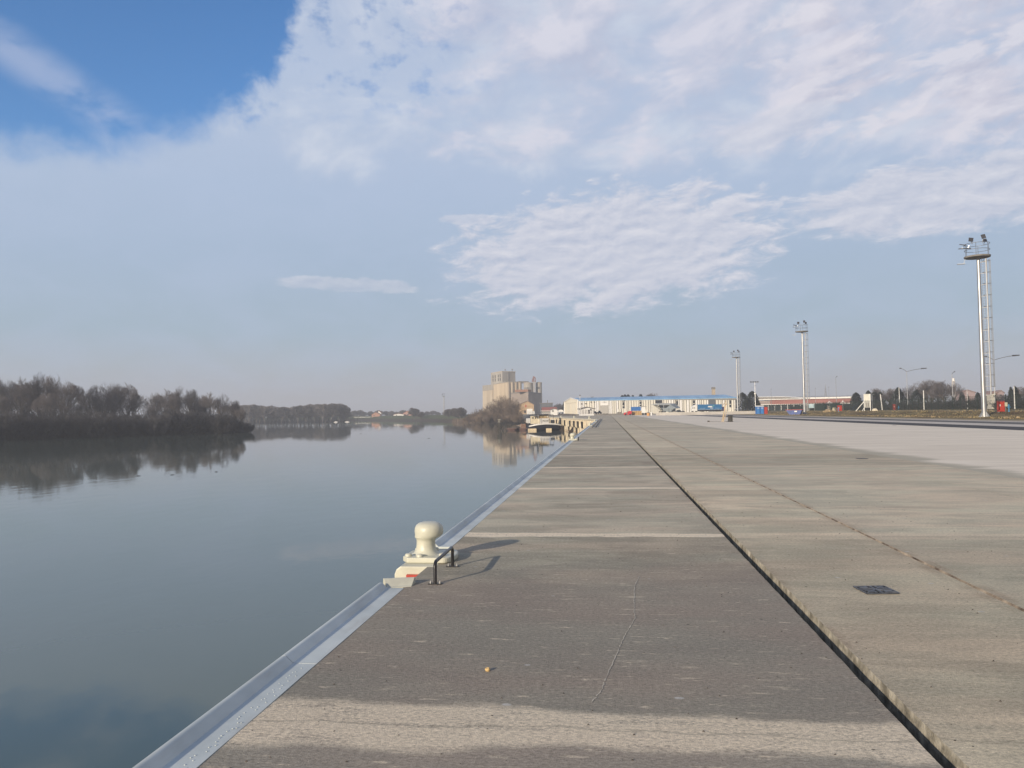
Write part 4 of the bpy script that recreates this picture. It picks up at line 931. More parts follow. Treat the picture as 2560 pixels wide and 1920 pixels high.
# floating debris
for i, (px, py, wd_) in enumerate([(345, 1190, .45), (430, 1187.5, .4), (1072, 1096, .6), (1156, 1083, .5), (902, 1084.5, .6), (540, 1180, .3)]):
    g_ = G(px, py, WZ)
    b = MB(); b.tube([(-wd_/2, 0, 0), (-.1*wd_, .05, .02), (wd_/2, .12, .01)], [.01+wd_*.02, .015+wd_*.05, .01], 6); o = b.build('driftwood', mBlack)
    o.location = g_; tag(o, ['short dark branch floating below the wooded bank reflection', 'second dark stick floating right of the first below the wooded bank', 'dark stick drifting in mid river in line with the far mast', 'tiny dark stick drifting right of mid river', 'small dark stick drifting near the far wood', 'small dark stick floating where the wood reflection ends', 'small dark float alone on the smooth water left of the kerb', 'thin twig floating on the left foreground water', 'dark stick floating at the far left frame edge'][i], 'driftwood', 'driftwood on the river')

# ---------------------------------------------------------------- floodlight masts
mLampD = mat('lamp_dark', (.05, .05, .055), .5, var=.2)
def make_mast():
    t = thing('floodlight_mast', 'tallest galvanised floodlight mast with ladder and round platform at the right edge', 'floodlight mast', (0, 0, 0), 0, 'floodlight masts along the road')
    b = MB(); b.tube([(0, 0, .02), (0, 0, 22)], [.315, .215], 20); b.build('main_pole', mGalv, t, smooth=True)
    b = MB(); b.box(-.8, .8, -.8, .8, -.3, .05)
    for a in range(4):
        c_, s_ = math.cos(a*math.pi/2+.78), math.sin(a*math.pi/2+.78); b.add([(c_*.3-s_*.03, s_*.3+c_*.03, .05), (c_*.78-s_*.03, s_*.78+c_*.03, .05), (c_*.3-s_*.03, s_*.3+c_*.03, .75), (c_*.3+s_*.03, s_*.3-c_*.03, .05), (c_*.78+s_*.03, s_*.78-c_*.03, .05), (c_*.3+s_*.03, s_*.3-c_*.03, .75)], [(0, 1, 2), (5, 4, 3), (0, 3, 4, 1), (1, 4, 5, 2)])
    b.build('base_plate', mGalv, t)
    b = MB(); b.lathe([(.3, 21.95), (1.56, 22.1), (1.6, 22.3), (.3, 22.3)], 28, -.1, 0); b.build('platform', mGap, t)
    b = MB()
    for z_ in (23.15, 24.0): b.ring((-.1, 0, z_), 1.5, .035, 28)
    for a in range(6): c_, s_ = -.1+1.5*math.cos(a*1.047+.3), 1.5*math.sin(a*1.047+.3); b.tube([(c_, s_, 22.2), (c_, s_, 24.0)], .03, 5)
    b.build('guard_rail', mGalvD, t)
    b = MB()
    for x_ in (.36, .66): b.box(x_-.02, x_+.02, -.03, .03, 3.6, 22)
    z_ = 3.8
    while z_ < 22: b.tube([(.36, 0, z_), (.66, 0, z_)], .014, 4, False); z_ += .36
    b.build('ladder', mGalvD, t)
    b = MB()
    for i in range(12):
        z_ = 4.2+i*1.58; b.tube([(.45, -.05, z_)]+[(.92-.47*math.cos(a), -.38*math.sin(a), z_) for a in (.3, .9, 1.57, 2.2, 2.8, 3.14, 3.6, 4.4, 5.2, 5.9)]+[(.45, .05, z_)], .03, 4, False)
    for a in (1.57, 2.4, 3.14, 3.9): b.box(.92-.47*math.cos(a)-.022, .92-.47*math.cos(a)+.022, -.38*math.sin(a)-.02, -.38*math.sin(a)+.02, 4.1, 21.8)
    b.build('safety_cage', mGalvD, t)
    b = MB(); b.tube([(.82, -.42, 3.0), (.82, -.42, 21.9)], .075, 8)
    b.bar((.2, -.1, 3.0), (.82, -.42, 3.0), .10); b.bar((.2, 0, 4.2), (.82, -.42, 4.2), .08)
    for i in range(11): b.bar((.2, -.1, 5.6+i*1.58), (.82, -.42, 5.6+i*1.58), .07)
    b.build('cable_column', mat('galv_bright', (.50, .51, .52), .4, metal=.5, var=.06), t)
    for (x_, y_, z_, sx_, tl, ry) in ((-1.75, -.3, 24.0, .85, .25, .22), (-1.2, .2, 23.55, .85, .1, .05), (-.9, -1.0, 24.5, .55, 1.0, .2), (.55, -1.0, 24.8, .5, 1.1, -.15), (-1.95, .1, 23.55, .6, .15, .05), (1.0, .9, 24.6, .45, .8, 0)):
        b = MB(); b.box(-sx_/2, sx_/2, -.32, .32, -.05, .05); o = b.build('floodlight', mLampD, t); o.location = (x_, y_, z_); o.rotation_euler = (tl, ry, 0)
        b = MB(); b.bar((x_*.8-.02, y_*.8, 23.9), (x_, y_, z_-.05), .06); b.build('lamp_bracket', mGalv, t)
    b = MB(); b.bar((-1.5, 0, 22.1), (-1.7, 0, 21.5), .05); b.box(-2.5, -1.55, -.2, .2, 21.35, 21.42); b.build('side_bracket', mGalv, t)
    return t
mast = make_mast(); mast.location = (50.1, 110.1, gzf(50.1, 110.1)); mast.rotation_euler.z = R(-16); mast.scale = (1, 1, .973); index()
x_, y_ = xy(2007, 206); dup(mast, (50.9, 208, gzf(50.9, 208)), R(-12), 'middle floodlight mast, beside the blue skip')
dup(mast, (49.6, 303, .06), R(-8), 'smaller-looking floodlight mast in front of the right end of the long warehouse')
x_, y_ = xy(1109.4, 700); dup(mast, (x_, y_, -2.4), R(0), 'pale floodlight mast far away on the opposite green bank', (.86, .86, .92))
# ---------------------------------------------------------------- street lamps
def lamp(name, lab, px, pt, D, arms, r_=.09, g=None, group='street lamps beyond the fence', sock=True, rz=None, m_=None):
    x_, y_ = xy(px, D); g_ = gzf(x_, y_) if g is None else g; h_ = at(px, pt, D).z-g_; mpx = D/F
    t = thing(name, lab, 'street lamp', (x_, y_, g_), R(-14) if rz is None else rz, group)
    m_ = m_ or mGalv
    b = MB(); b.tube([(0, 0, 1.3 if sock else 0), (0, 0, h_)], [r_, r_*.55], 8); b.build('pole', m_, t)
    if sock: b = MB(); b.tube([(0, 0, 0), (0, 0, 1.3)], r_*1.9, 8); b.build('socket', mBlack, t)
    for (ax, az) in arms:
        L = ax*mpx; H = az*mpx
        b = MB(); b.tube([(0, 0, h_)]+[(L*u, 0, h_+H*(1-(1-u)**2)) for u in (.15, .35, .6, .85)], .065, 5); a_ = b.build('arm', mGalvD, t)
        b = MB(); b.tube([(L*.72, 0, h_+H*.96), (L, 0, h_+H+.02)], [.16, .10], 5); b.build('lamp_head', mLampD, t)
    return t
lamp('street_lamp', 'double-arm street lamp with one long arm, between the conifer and bare trees', 2270, 929, 200, [(-16, 9), (45, 7)])
lamp('street_lamp', 'double-arm street lamp just right of the tallest floodlight mast', 2489, 900, 150, [(-20, 10), (56, 10)])
lamp('street_lamp', 'single-arm street lamp right of the hydrant cabinet beside red-banded hall', 2092, 945, 230, [(3.5, 4.5)])
lamp('street_lamp', 'single-arm street lamp in front of the bare trees left of the tallest mast', 2383.5, 935, 190, [(7, 6)])
lamp('street_lamp', 'thin distant lamp post between the toilets and the blue skip', 1929, 973, 330, [(1.5, .5)], .1, sock=False)
lamp('street_lamp', 'thin distant lamp post just right of the middle floodlight mast', 2039.5, 971, 330, [(2, .5)], .1, sock=False)
lamp('street_lamp', 'faint thin lamp post above the white parasol', 2073.5, 968, 380, [(-1.5, .5), (1.5, .5)], .1, sock=False)
lamp('street_lamp', 'low pale lamp post left of the leaning white pole', 2181.5, 987, 215, [(7, 1)], .11, sock=False)
t, h_ = pole('white_pole', 'leaning white pole without a lamp in front of the dark pines', 'pole', 2206, 985.5, 210, .17, mWhite); t.rotation_euler.y = R(-5)
lamp('street_lamp', 'small lamp with a curved arm in front of the bare bushes', 2237, 984, 260, [(-5, 1)], .1, sock=False)
t, h_ = pole('grey_pole', 'straight grey pole in front of the pointed conifer', 'pole', 2249.5, 968.5, 220, .12, mGalv)
lamp('street_lamp', 'thick white pole with a stub head left of the bare trees', 2310.5, 976, 190, [(-3.5, .6)], .15, sock=False, m_=mWhite)
lamp('street_lamp', 'pale pole carrying a power line at the far right', 2537.5, 966, 150, [(2.5, .2)], .12, sock=False, m_=mWhite)
t, h_ = pole('power_pole', 'thin dark power pole left of the tallest mast with wires', 'pole', 2419.5, 973, 190, .08, mGalv)
# floodlight pole behind the toilets
x_, y_ = xy(1889, 300); g_ = gzf(x_, y_); h_ = at(1889, 955.5, 300).z-g_; t = thing('floodlight_pole', 'slim floodlight pole with four dark lamps behind the blue toilets', 'floodlight pole', (x_, y_, g_), 0)
b = MB(); b.tube([(0, 0, 0), (0, 0, h_)], [.18, .09], 8); b.build('pole', mGalv, t)
b = MB(); b.box(-1.7, 1.5, -.05, .05, h_-.1, h_); b.box(-.5, .6, -.3, .3, h_-1.4, h_-1.3); b.build('crossbar', mGalv, t)
for x0 in (-1.5, -.6, .25, 1.1): b = MB(); b.box(x0-.3, x0+.3, -.3, .1, h_, h_+.35); b.build('floodlight', mLampD, t)
b = MB(); b.lathe([(.1, h_-4.9), (.35, h_-4.7), (.35, h_-4.2), (.1, h_-4.0)], 8); b.build('round_dish', mWhite, t)
# lattice spire far away
x_, y_ = xy(2065.5, 900); t = thing('radio_mast', 'tiny pointed lattice mast on the far skyline', 'mast', (x_, y_, .8), 0)
h_ = at(2065.5, 963, 900).z; b = MB()
for a, c_ in ((-1, -1), (1, -1), (1, 1), (-1, 1)): b.bar((a*2.0, c_*2, 0), (0, 0, h_), .35)
for i in range(8): u = i/8; s_ = 2*(1-u); b.bar((-s_, -s_, u*h_), (s_*.85, -s_*.85, (u+.12)*h_), .25); b.bar((s_, -s_, u*h_), (-s_*.85, -s_*.85, (u+.12)*h_), .25)
b.build('lattice', mGalv, t)

# ---------------------------------------------------------------- fence on the right
FX = 60.0; fy0, fy1 = 104.0, 318.0
t = thing('mesh_fence', 'long dark wire-mesh fence on the brown bank at the right', 'fence', (FX, fy0, gzf(FX, fy0)), math.pi/2)
mF = mat('fence_green', (.022, .035, .030), .6, var=.2)
n_ = int((fy1-fy0)/3)
for i in range(n_+1):
    x0 = i*3.0; b = MB(); b.box(x0-.045, x0+.045, -.045, .045, -.5, 2.42+(.0)); b.build('fence_post', mF, t)
b = MB()
for i in range(n_):
    for j in range(24):
        x0 = i*3+.06+j*.122; b.box(x0-.0075, x0+.0075, .05, .06, .05, 2.34)
    for z_ in (.06, .5, 1.0, 1.5, 1.95, 2.32): b.box(i*3+.05, i*3+2.95, .045, .05, z_-.012, z_+.012)
b.build('mesh_panel', mF, t)
# dark screen netting further on
f = Fr(2040, 250, 2100, 226); t = f.thing('screen_fence', 'dark green screened fence behind the parasols and hydrants', 'fence')
b = MB(); hh = f.uz(2070, 1008)[1]; b.box(0, f.L, 0, .06, 0, hh); b.build('netting', mat('screen_green', (.02, .045, .035), .9, var=.3, sc_=1), t)
for i in range(7): b = MB(); b.box(f.L*i/6-.06, f.L*i/6+.06, -.1, 0, 0, hh+.3); b.build('fence_post', mF, t)

# ---------------------------------------------------------------- small things on the landside
mBlue = mat('toilet_blue', (.03, .16, .46), .5, var=.1); mBlueS = mat('skip_blue', (.03, .07, .25), .5, var=.25, sc_=1)
for l, r_, lab in ((1891, 1900, 'left one of the blue portable toilets with a white roof'), (1901, 1910, 'right one of the two blue portable toilets, next to the red cabin')):
    f = Fr(l, 243, r_, 243); t = f.thing('portable_toilet', lab, 'portable toilet', 'two portable toilets'); zt = f.uz(l, 1016.4)[1]
    b = MB(); b.box(0, f.L, 0, 1.1, 0, zt); b.build('cabin', mBlue, t)
    b = MB(); b.prismy([(-.06, zt), (f.L+.06, zt), (f.L*.85, zt+.28), (f.L*.15, zt+.28)], -.06, 1.16); b.build('roof', mWhite, t)
    b = MB(); b.box(f.L*.2, f.L*.85, -.05, 0, .1, zt-.3); d_ = b.build('door', mat('door_blue', (.05, .22, .55), .5), t); b = MB(); b.box(f.L*.25, f.L*.8, -.08, -.05, zt-.55, zt-.4); b.build('vent', mWhite, d_)
f = Fr(1911, 243, 1919, 243); t = f.thing('red_cabin', 'small red cabin beside the blue portable toilets', 'cabin'); zt = f.uz(1911, 1017.5)[1]
b = MB(); b.box(0, f.L, 0, 1, 0, zt); b.build('body', mRed, t); b = MB(); b.box(-.06, f.L+.06, -.06, 1.06, zt, zt+.08); b.build('roof', mGap, t); b = MB(); b.box(f.L*.2, f.L*.75, -.04, 0, .1, zt-.2); b.build('door', mRed, t)
f = Fr(1964, 198, 2005, 196, .02); t = f.thing('skip', 'blue steel waste skip with slanted ends and a small white label', 'skip'); zt = f.uz(1985, 1024.3)[1]
b = MB(); b.prismy([(.9, 0), (f.L-.5, 0), (f.L, zt), (0, zt)], 0, 1.9); b.build('body', mBlueS, t, bevel=.03)
b = MB(); b.box(-.05, f.L+.05, -.06, 0, zt-.08, zt+.04); b.box(-.05, f.L+.05, 1.9, 1.96, zt-.08, zt+.04); b.build('rim', mRed, t)
for u in (.3, .5, .75): b = MB(); b.box(f.L*u-.05, f.L*u+.05, -.05, 0, .1, zt-.08); b.build('rib', mBlueS, t)
b = MB(); b.box(f.L*.54, f.L*.70, -.08, -.055, zt*.55, zt*.78); b.build('label_plate', mWhite, t)
# notice board
f = Fr(2014.5, 225, 2037.5, 225); t = f.thing('notice_board', 'pale blue notice board on white posts behind the middle mast', 'board')
b = MB(); f.box(b, 2022, 1010, 2037, 1020, 0, .1); b.build('board', mat('board_blue', (.45, .60, .66), .6, var=.15), t)
b = MB(); f.box(b, 2029, 1010, 2029.7, 1020, -.03, 0); b.build('divider', mWhite, t)
for px in (2015, 2018.5, 2022, 2036.5): b = MB(); f.box(b, px, 1010, px+1, 1025, .1, .2, True); b.build('post', mWhite, t)
# white framed tower with brace
f = Fr(2160.5, 175, 2177.5, 174); t = f.thing('frame_tower', 'white frame tower on legs with a diagonal brace to the left', 'tower'); zt = f.uz(2168, 985)[1]
b = MB(); b.box(.1, f.L-.1, 0, .9, zt*.60, zt); b.build('upper_box', mat('tower_white', (.62, .62, .55), .7, var=.12, sc_=2), t)
b = MB(); b.box(.15, f.L-.15, .03, .9, zt*.20, zt*.58)
b.build('lower_box', mat('tower_grey', (.42, .43, .40), .7, var=.25, sc_=2), t)
b = MB(); [b.box(f.L*u-.06, f.L*u+.06, -.03, .03, zt*.25, zt*.5) for u in (.3, .42, .6, .72)]; b.build('slot', mGap, t)
for u in (.04, .96): b = MB(); b.box(f.L*u-.06, f.L*u+.06, -.05, .07, 0, zt); b.build('leg', mWhite, t)
b = MB(); b.bar((0, 0, zt*.55), (-1.75, -.2, 0), .12); b.bar((0, 0, zt*.18), (-.4, -.1, 0), .08); b.build('brace', mWhite, t)
# hydrant sets: red cabinet, beige box, blue hydrant
mTurq = mat('hydrant_blue', (.06, .25, .45), .5, var=.15)
for (l, r_, tp, D_, hx, beige, w1, w2) in ((2095.5, 2105.5, 1014, 190, 2096.5, False, 'left-hand', 'left-hand'), (2235, 2241, 1011, 170, 2247, False, 'middle', 'middle'), (2498, 2512.5, 1003, 108, 2522.5, True, 'large right-hand', 'right-hand')):
    f = Fr(l, D_, r_, D_, None); t = f.thing('hydrant_cabinet', f'{w1} red hydrant cabinet in front of the mesh fence', 'hydrant cabinet', 'red hydrant cabinets by the fence'); zt = f.uz(l, tp)[1]
    b = MB(); b.box(0, f.L, 0, .5, .12, zt-.06); b.build('cabinet', mRed, t, bevel=.02); b = MB(); b.prismx([(-.05, zt-.06), (.55, zt-.06), (.25, zt+.06)], -.04, f.L+.04); b.build('lid', mRed, t)
    b = MB(); b.box(f.L*.12, f.L*.28, -.015, 0, zt*.55, zt*.72); b.build('label_plate', mWhite, t)
    b = MB(); b.box(.05, .15, .1, .4, -.1, .12); b.box(f.L-.15, f.L-.05, .1, .4, -.1, .12); b.build('foot', mGap, t)
    if beige:
        q_ = Fr(2512.8, D_, 2519.5, D_); t = q_.thing('meter_box', 'beige meter box between the large red cabinet and the blue hydrant', 'meter box'); za = q_.uz(2515, 1006)[1]; zb = q_.uz(2515, 1016)[1]
        b = MB(); b.box(0, q_.L, 0, .3, zb, za); b.build('box', mat('beige_box', (.52, .50, .38), .7), t); b = MB(); b.box(q_.L*.4, q_.L*.6, .1, .2, -.1, zb); b.build('post', mGap, t)
    x_, y_ = xy(hx, D_); t = thing('hydrant', f'{w2} blue standpipe hydrant beside a red cabinet', 'hydrant', (x_, y_, gzf(x_, y_)), 0, 'blue hydrants by the fence')
    b = MB(); b.lathe([(.13, -.05), (.13, .06), (.07, .08), (.07, .75), (.11, .78), (.11, .95), (.05, 1.02)], 12); b.build('standpipe', mTurq, t)
    for s_ in (-1, 1): b = MB(); b.tube([(s_*.06, 0, .62), (s_*.22, 0, .62)], .05, 8); b.build('outlet', mTurq, t)
# parasols
for l, r_, tp, px, D_, lab in ((2065, 2085, 1003, 2074.5, 222, 'wide white parasol above the screened fence, left one'), (2107, 2118, 1001, 2108, 215, 'white parasol above the fence, right one')):
    x_, y_ = xy(px, D_); g_ = gzf(x_, y_); zz = at(px, tp, D_).z-g_; W_ = (r_-l)*D_/F/2; t = thing('parasol', lab, 'parasol', (x_, y_, g_), 0, 'parasols by the fence')
    b = MB(); b.tube([(0, 0, 0), (0, 0, zz)], .05, 6); b.build('pole', mWhite, t); b = MB(); b.lathe([(W_, zz-.62), (W_*.5, zz-.35), (.05, zz)], 8, 0, 0); b.build('canopy', mat('canopy_pink', (.70, .62, .58), .8), t)
# pale boards leaning by the fence
for l, r_, tp, D_, lab, m_ in ((2067, 2070.5, 1012.5, 214, 'narrow pinkish board standing left of the pale board', mat('board_pink', (.55, .42, .36), .8)), (2071, 2076, 1015, 212, 'pale upright board under the wide parasol', mat('board_pale', (.72, .66, .55), .8))):
    f = Fr(l, D_, r_, D_); t = f.thing('upright_board', lab, 'board'); zt = f.uz(l, tp)[1]; b = MB(); b.box(0, f.L, 0, .06, 0, zt); b.build('panel', m_, t); b = MB(); b.box(f.L*.4, f.L*.6, .06, .3, 0, zt*.6); b.build('prop', mGap, t)
# soil heaps, manhole rings, stones
mSoil = mat('soil_heap', (.22, .16, .09), .95, var=.35, sc_=3, bump=.5, col2=(.36, .28, .17))
def heap(name, px0, px1, tp, D_, lab, cat, m_, dep=1.0, g=None):
    x0, y0 = xy((px0+px1)/2, D_); g_ = gzf(x0, y0) if g is None else g; W_ = (px1-px0)*D_/F/2; H_ = max(.15, at((px0+px1)/2, tp, D_).z-g_)
    bm = bmesh.new(); bmesh.ops.create_icosphere(bm, subdivisions=4, radius=1)
    for v in bm.verts:
        n_ = 1+.22*mnoise.noise(v.co*2.1+Vector((px0, 0, 0)))+.1*mnoise.noise(v.co*6); v.co *= n_; v.co.x *= W_; v.co.y *= W_*dep; v.co.z *= H_
    me = bpy.data.meshes.new(name); bm.to_mesh(me); bm.free(); me.materials.append(m_); o = bpy.data.objects.new(name, me); COL.objects.link(o); o.location = (x0, y0, g_); return tag(o, lab, cat)
heap('soil_heap', 2059, 2080, 1023, 196, 'brown soil heap left of the teal hydrant', 'heap', mSoil)
heap('rubble_heap', 2080, 2094, 1018.5, 205, 'pale rubble heap behind the brown soil heap', 'heap', mat('rubble', (.40, .35, .25), .95, var=.3, sc_=4, bump=.4))
heap('cream_heap', 2181, 2194, 1021, 172, 'smooth cream-coloured mound in front of the fence', 'heap', mat('cream_sheet', (.68, .62, .48), .8, var=.05))
heap('dark_bin', 2129, 2144, 1014.5, 190, 'dark rounded bin bag heap behind the fence', 'heap', mGlass)
mRingD = mat('ring_dark', (.055, .05, .045), .9, var=.3)
for i, (px, py, lab) in enumerate(((2151, 1037, 'left dark flat manhole ring lying on the verge'), (2167, 1038, 'middle dark flat manhole ring lying on the verge'), (2186, 1037.3, 'right dark flat manhole ring lying on the verge'))):
    g_ = G(px, py, .12); b = MB(); b.lathe([(.62, 0), (.68, .05), (.68, .17), (.60, .2), (.35, .2), (.3, .12)], 20); o = b.build('manhole_ring', mRingD); o.location = (g_.x, g_.y, gzf(g_.x, g_.y)); tag(o, lab, 'manhole ring', 'manhole rings on the verge')
for px, x0, r0, lab in ((2425, 44.5, .22, 'pale flat stone on the verge just left of the tallest mast'), (2515, 45, .28, 'broad pale stone on the verge below the large red cabinet'), (2545, 46.5, .24, 'squat pale stone on the verge at the right frame edge'), (2268, 46, .22, 'pale stone on the verge below the double-arm street lamp'), (2215, 47, .2, 'small pale stone on the verge right of the manhole rings'), (2330, 45, .18, 'small pale stone on the verge below the big bare trees'), (2290, 49, .2, 'pitted pale stone higher on the verge below the white stub-headed pole')):
    r_ = ray(px, 1035); y0 = x0*r_.y/r_.x; stone('verge_stone', x0, y0, r0, mSoil, lab, 'stone', .6, gzf(x0, y0), 'stones on the verge')
# cable drum, timber, plate
g_ = G(1826, 1054.5); t = thing('cable_drum', 'black steel drum standing on its rim beside a leaning timber', 'drum', (g_.x, g_.y, 0), 0)
b = MB(); b.lathe([(.34, .0), (.36, .05), (.31, .06), (.30, .3), (.32, .32), (.30, .34), (.30, .75), (.36, .77), (.36, .83), (.1, .84)], 24); b.build('drum_body', mBlack, t, smooth=True)
for a in range(5): b = MB(); b.box(.31*math.cos(a*.5-2.6)-.02, .31*math.cos(a*.5-2.6)+.02, .31*math.sin(a*.5-2.6)-.03, .31*math.sin(a*.5-2.6)+.0, .06, .76); b.build('rib', mat('drum_grey', (.12, .12, .11), .6), t)
t = thing('timber_prop', 'raw pine boards leaning up from a flat plate beside the black drum', 'timber', (g_.x-.75, g_.y+.2, 0), 0); mPine = mat('pine', (.50, .40, .27), .8, var=.2, sc_=3, streak=(1, 1, .2))
for A_, B_, w_ in (((-.30, 0, .02), (.30, .1, 2.35), .13), ((-.10, .05, .02), (.12, .12, 2.1), .11), ((.05, .1, .3), (.36, .0, 1.6), .07)): b = MB(); b.bar(A_, B_, w_, .05); b.build('board', mPine, t)
b = MB(); b.bar((-.1, .1, 2.2), (.35, .1, 2.75), .07); b.bar((.4, .1, 2.2), (.22, .1, 2.8), .07); b.build('cross_lath', mPine, t)
gp = G(1793, 1054.5); t = thing('steel_plate', 'dark flat steel plate and bar lying left of the black drum', 'plate', (gp.x, gp.y, 0), 0); b = MB(); b.box(-1.0, 1.6, -.25, .3, .004, .05); b.build('plate', mGap, t); b = MB(); b.box(-1.25, -1.0, -.2, .2, .004, .16); b.build('end_bracket', mGrit, t)
# things on the far apron
x_, y_ = xy(1620.5, 250); t = thing('orange_barrel', 'orange barrel standing on the apron before the grey shed', 'barrel', (x_, y_, 0), 0); mOrg = mat('barrel_orange', (.62, .33, .12), .6, var=.1)
b = MB(); b.lathe([(.42, 0), (.46, .1), (.46, .9), (.44, 1.0)], 16); b.build('body', mOrg, t, smooth=True); b = MB(); b.lathe([(.48, 1.0), (.48, 1.12), (.2, 1.2)], 16); b.build('lid', mGap, t)
x_, y_ = xy(1628.5, 270); t = thing('white_barrel', 'slim white barrel just right of the orange barrel', 'barrel', (x_, y_, 0), 0); b = MB(); b.lathe([(.26, 0), (.28, .1), (.28, 1.05), (.2, 1.12)], 12); b.build('body', mWhite, t, smooth=True); b = MB(); b.lathe([(.30, 1.12), (.30, 1.18), (.1, 1.2)], 12); b.build('lid', mWhite, t)
f = Fr(1560, 300, 1580, 300, 0); t = f.thing('red_machine', 'bright red machine with a raised hood beside the tan crates', 'machine'); r1_ = mat('machine_red', (.55, .03, .04), .45, var=.15)
b = MB(); b.prismy([(0, .25), (f.L*.9, .25), (f.L, 1.7), (f.L*.62, 1.75), (f.L*.5, 1.25), (.15, 1.1)], 0, 1.6); b.build('body', r1_, t, bevel=.05)
b = MB(); b.prismy([(f.L*.2, .55), (f.L*.45, .55), (f.L*.5, .95), (f.L*.25, .95)], -.03, 0); b.build('grille', mGap, t)
for u in (.2, .75): b = MB(); b.prismy([(f.L*u+.33*math.cos(a*.628), .33+.33*math.sin(a*.628)) for a in range(10)], -.12, .12); b.build('wheel', mBlack, t)
f = Fr(1580, 302, 1604, 302, 0); t = f.thing('crate_rack', 'tan timber crate rack with a square grid front', 'crate rack'); zt = f.uz(1590, 1027.3)[1]; mTan = mat('crate_tan', (.38, .24, .10), .8, var=.25, sc_=2)
b = MB(); b.box(.1, f.L-.1, .1, 1.6, .05, zt-.05); b.build('load', mTan, t)
b = MB()
for i in range(6): b.box(f.L*i/5-.06, f.L*i/5+.06, 0, .1, 0, zt)
for z_ in (.1, zt*.5, zt-.08): b.box(0, f.L, -.02, .0, z_-.06, z_+.06)
b.build('frame', mat('crate_pale', (.60, .45, .25), .8), t)
f = Fr(1579.5, 320, 1602, 320, 0); t = f.thing('blue_container', 'blue box container raised behind the tan crate rack', 'container'); z0 = f.uz(1590, 1027)[1]; z1 = f.uz(1590, 1017)[1]
b = MB(); b.box(0, f.L, 0, 2.4, z0, z1); b.build('body', mat('container_blue', (.03, .15, .42), .5, var=.1), t)
b = MB(); [b.box(f.L*i/9-.04, f.L*i/9+.04, -.05, 0, z0+.1, z1-.1) for i in range(10)]; b.build('rib', mBlue, t); b = MB(); [b.box(f.L*u-.1, f.L*u+.1, .2, 2.2, 0, z0) for u in (.08, .5, .92)]; b.build('support', mGap, t)
f = Fr(1605, 315, 1616, 315, 0); t = f.thing('white_truck_cab', 'white truck cab with a dark roof spoiler right of the blue container', 'truck'); z1 = f.uz(1610, 1016.5)[1]
b = MB(); b.box(0, f.L*.75, 0, 2.3, .7, z1); b.build('body', mWhite, t); b = MB(); b.prismy([(f.L*.75, .7), (f.L, .8), (f.L*.95, 2.0), (f.L*.75, z1-.3)], 0, 2.3); b.build('cab', mPan, t)
b = MB(); b.box(-1.0, f.L*1.1, -.2, 2.4, z1, z1+.12); b.build('canopy', mGap, t)
for u in (.2, .85): b = MB(); b.prismy([(f.L*u+.45*math.cos(a*.628), .45+.45*math.sin(a*.628)) for a in range(10)], -.15, .2); b.build('wheel', mBlack, t)
for l, r_, tp, bt, lab in ((1546, 1553, 1022.5, 1030, 'cream box on a low dark cart left of the red machine'), (1555, 1563, 1021, 1033, 'taller white cabinet box right beside the cream box')):
    f = Fr(l, 325, r_, 325, 0); t = f.thing('stored_box', lab, 'box'); z0, z1 = f.uz(l, bt)[1], f.uz(l, tp)[1]; b = MB(); b.box(0, f.L, 0, 1.6, max(z0, .6), z1); b.build('box', mPan, t); b = MB(); b.box(-.3, f.L+.3, 0, 1.5, .25, max(z0, .6)); b.build('cart', mGap, t)
    b = MB(); b.box(f.L*.45, f.L*.55, -.03, 0, max(z0, .6)+.1, z1-.1); b.build('door_seam', mGap, t)
# open shed with a sloping canopy
f = Fr(1627, 345, 1690, 338, .4); t = f.thing('open_shed', 'open-fronted grey shed with a sloping tarpaulin roof before the warehouse', 'shed'); mTarp = mat('tarp_grey', (.22, .26, .29), .8, var=.12); u1 = f.uz(1676, 1012)[0]
zt = f.uz(1640, 1008)[1]; z2 = f.uz(1640, 1012.5)[1]; z3 = f.uz(1688, 1020)[1]
b = MB(); b.add([(0, 0, z2+.25), (u1, 0, z2), (u1, 5, zt-.2), (1.0, 5, zt), (0, 0, z2+.1), (u1, 0, z2-.15), (u1, 5, zt-.35), (1, 5, zt-.15)], [(0, 1, 2, 3), (7, 6, 5, 4), (0, 4, 5, 1), (1, 5, 6, 2), (2, 6, 7, 3), (3, 7, 4, 0)]); b.build('roof', mat('shed_roof', (.40, .41, .38), .7), t)
b = MB(); b.add([(u1, 0, z2), (f.L, .3, z3), (f.L, 5, z3), (u1, 5, zt-.2), (u1-2.5, 0.05, z2-1.7), (f.L, .35, z3-.1)], [(0, 1, 2, 3), (0, 4, 5, 1)]); b.build('side_tarp', mTarp, t)
b = MB(); b.box(1.8, u1, 4.8, 5, .2, z2+.1); b.build('back_wall', mTarp, t)
b = MB(); b.add([(1, .4, z2), (1, .4, 0), (5.2, 3.5, 0), (2.0, 3.5, z2), ], [(0, 1, 2, 3)]); b.build('inner_panel', mPan, t)
for u in (0.05, .28, .52, .80, 1.0): b = MB(); b.box(f.L*u-.07, f.L*u+.07, .1, .24, 0, z2 if f.L*u < u1 else z3); b.build('post', mGalv, t)
for i in range(6):
    b = MB(); x0 = 1.5+i*1.7; b.box(x0, x0+1.2, 1.5, 2.6, 0, random.uniform(.5, 1.2)); b.build('stored_load', random.choice((mGap, mGlass, mPan)), t)
# dark machines beside the shed
f = Fr(1693, 335, 1713, 335, .3); t = f.thing('dark_machines', 'dark low tracked machine parked against the warehouse wall', 'machine'); b = MB(); b.prismy([(0, 0), (f.L*.98, 0), (f.L, .7), (f.L*.85, 1.2), (f.L*.55, .9), (f.L*.4, 1.5), (.2, 1.6), (0, .8)], 0, 2); b.build('body', mGlass, t, bevel=.05); b = MB(); b.box(.1, f.L*.9, -.15, .0, 0, .45); b.build('track', mBlack, t)
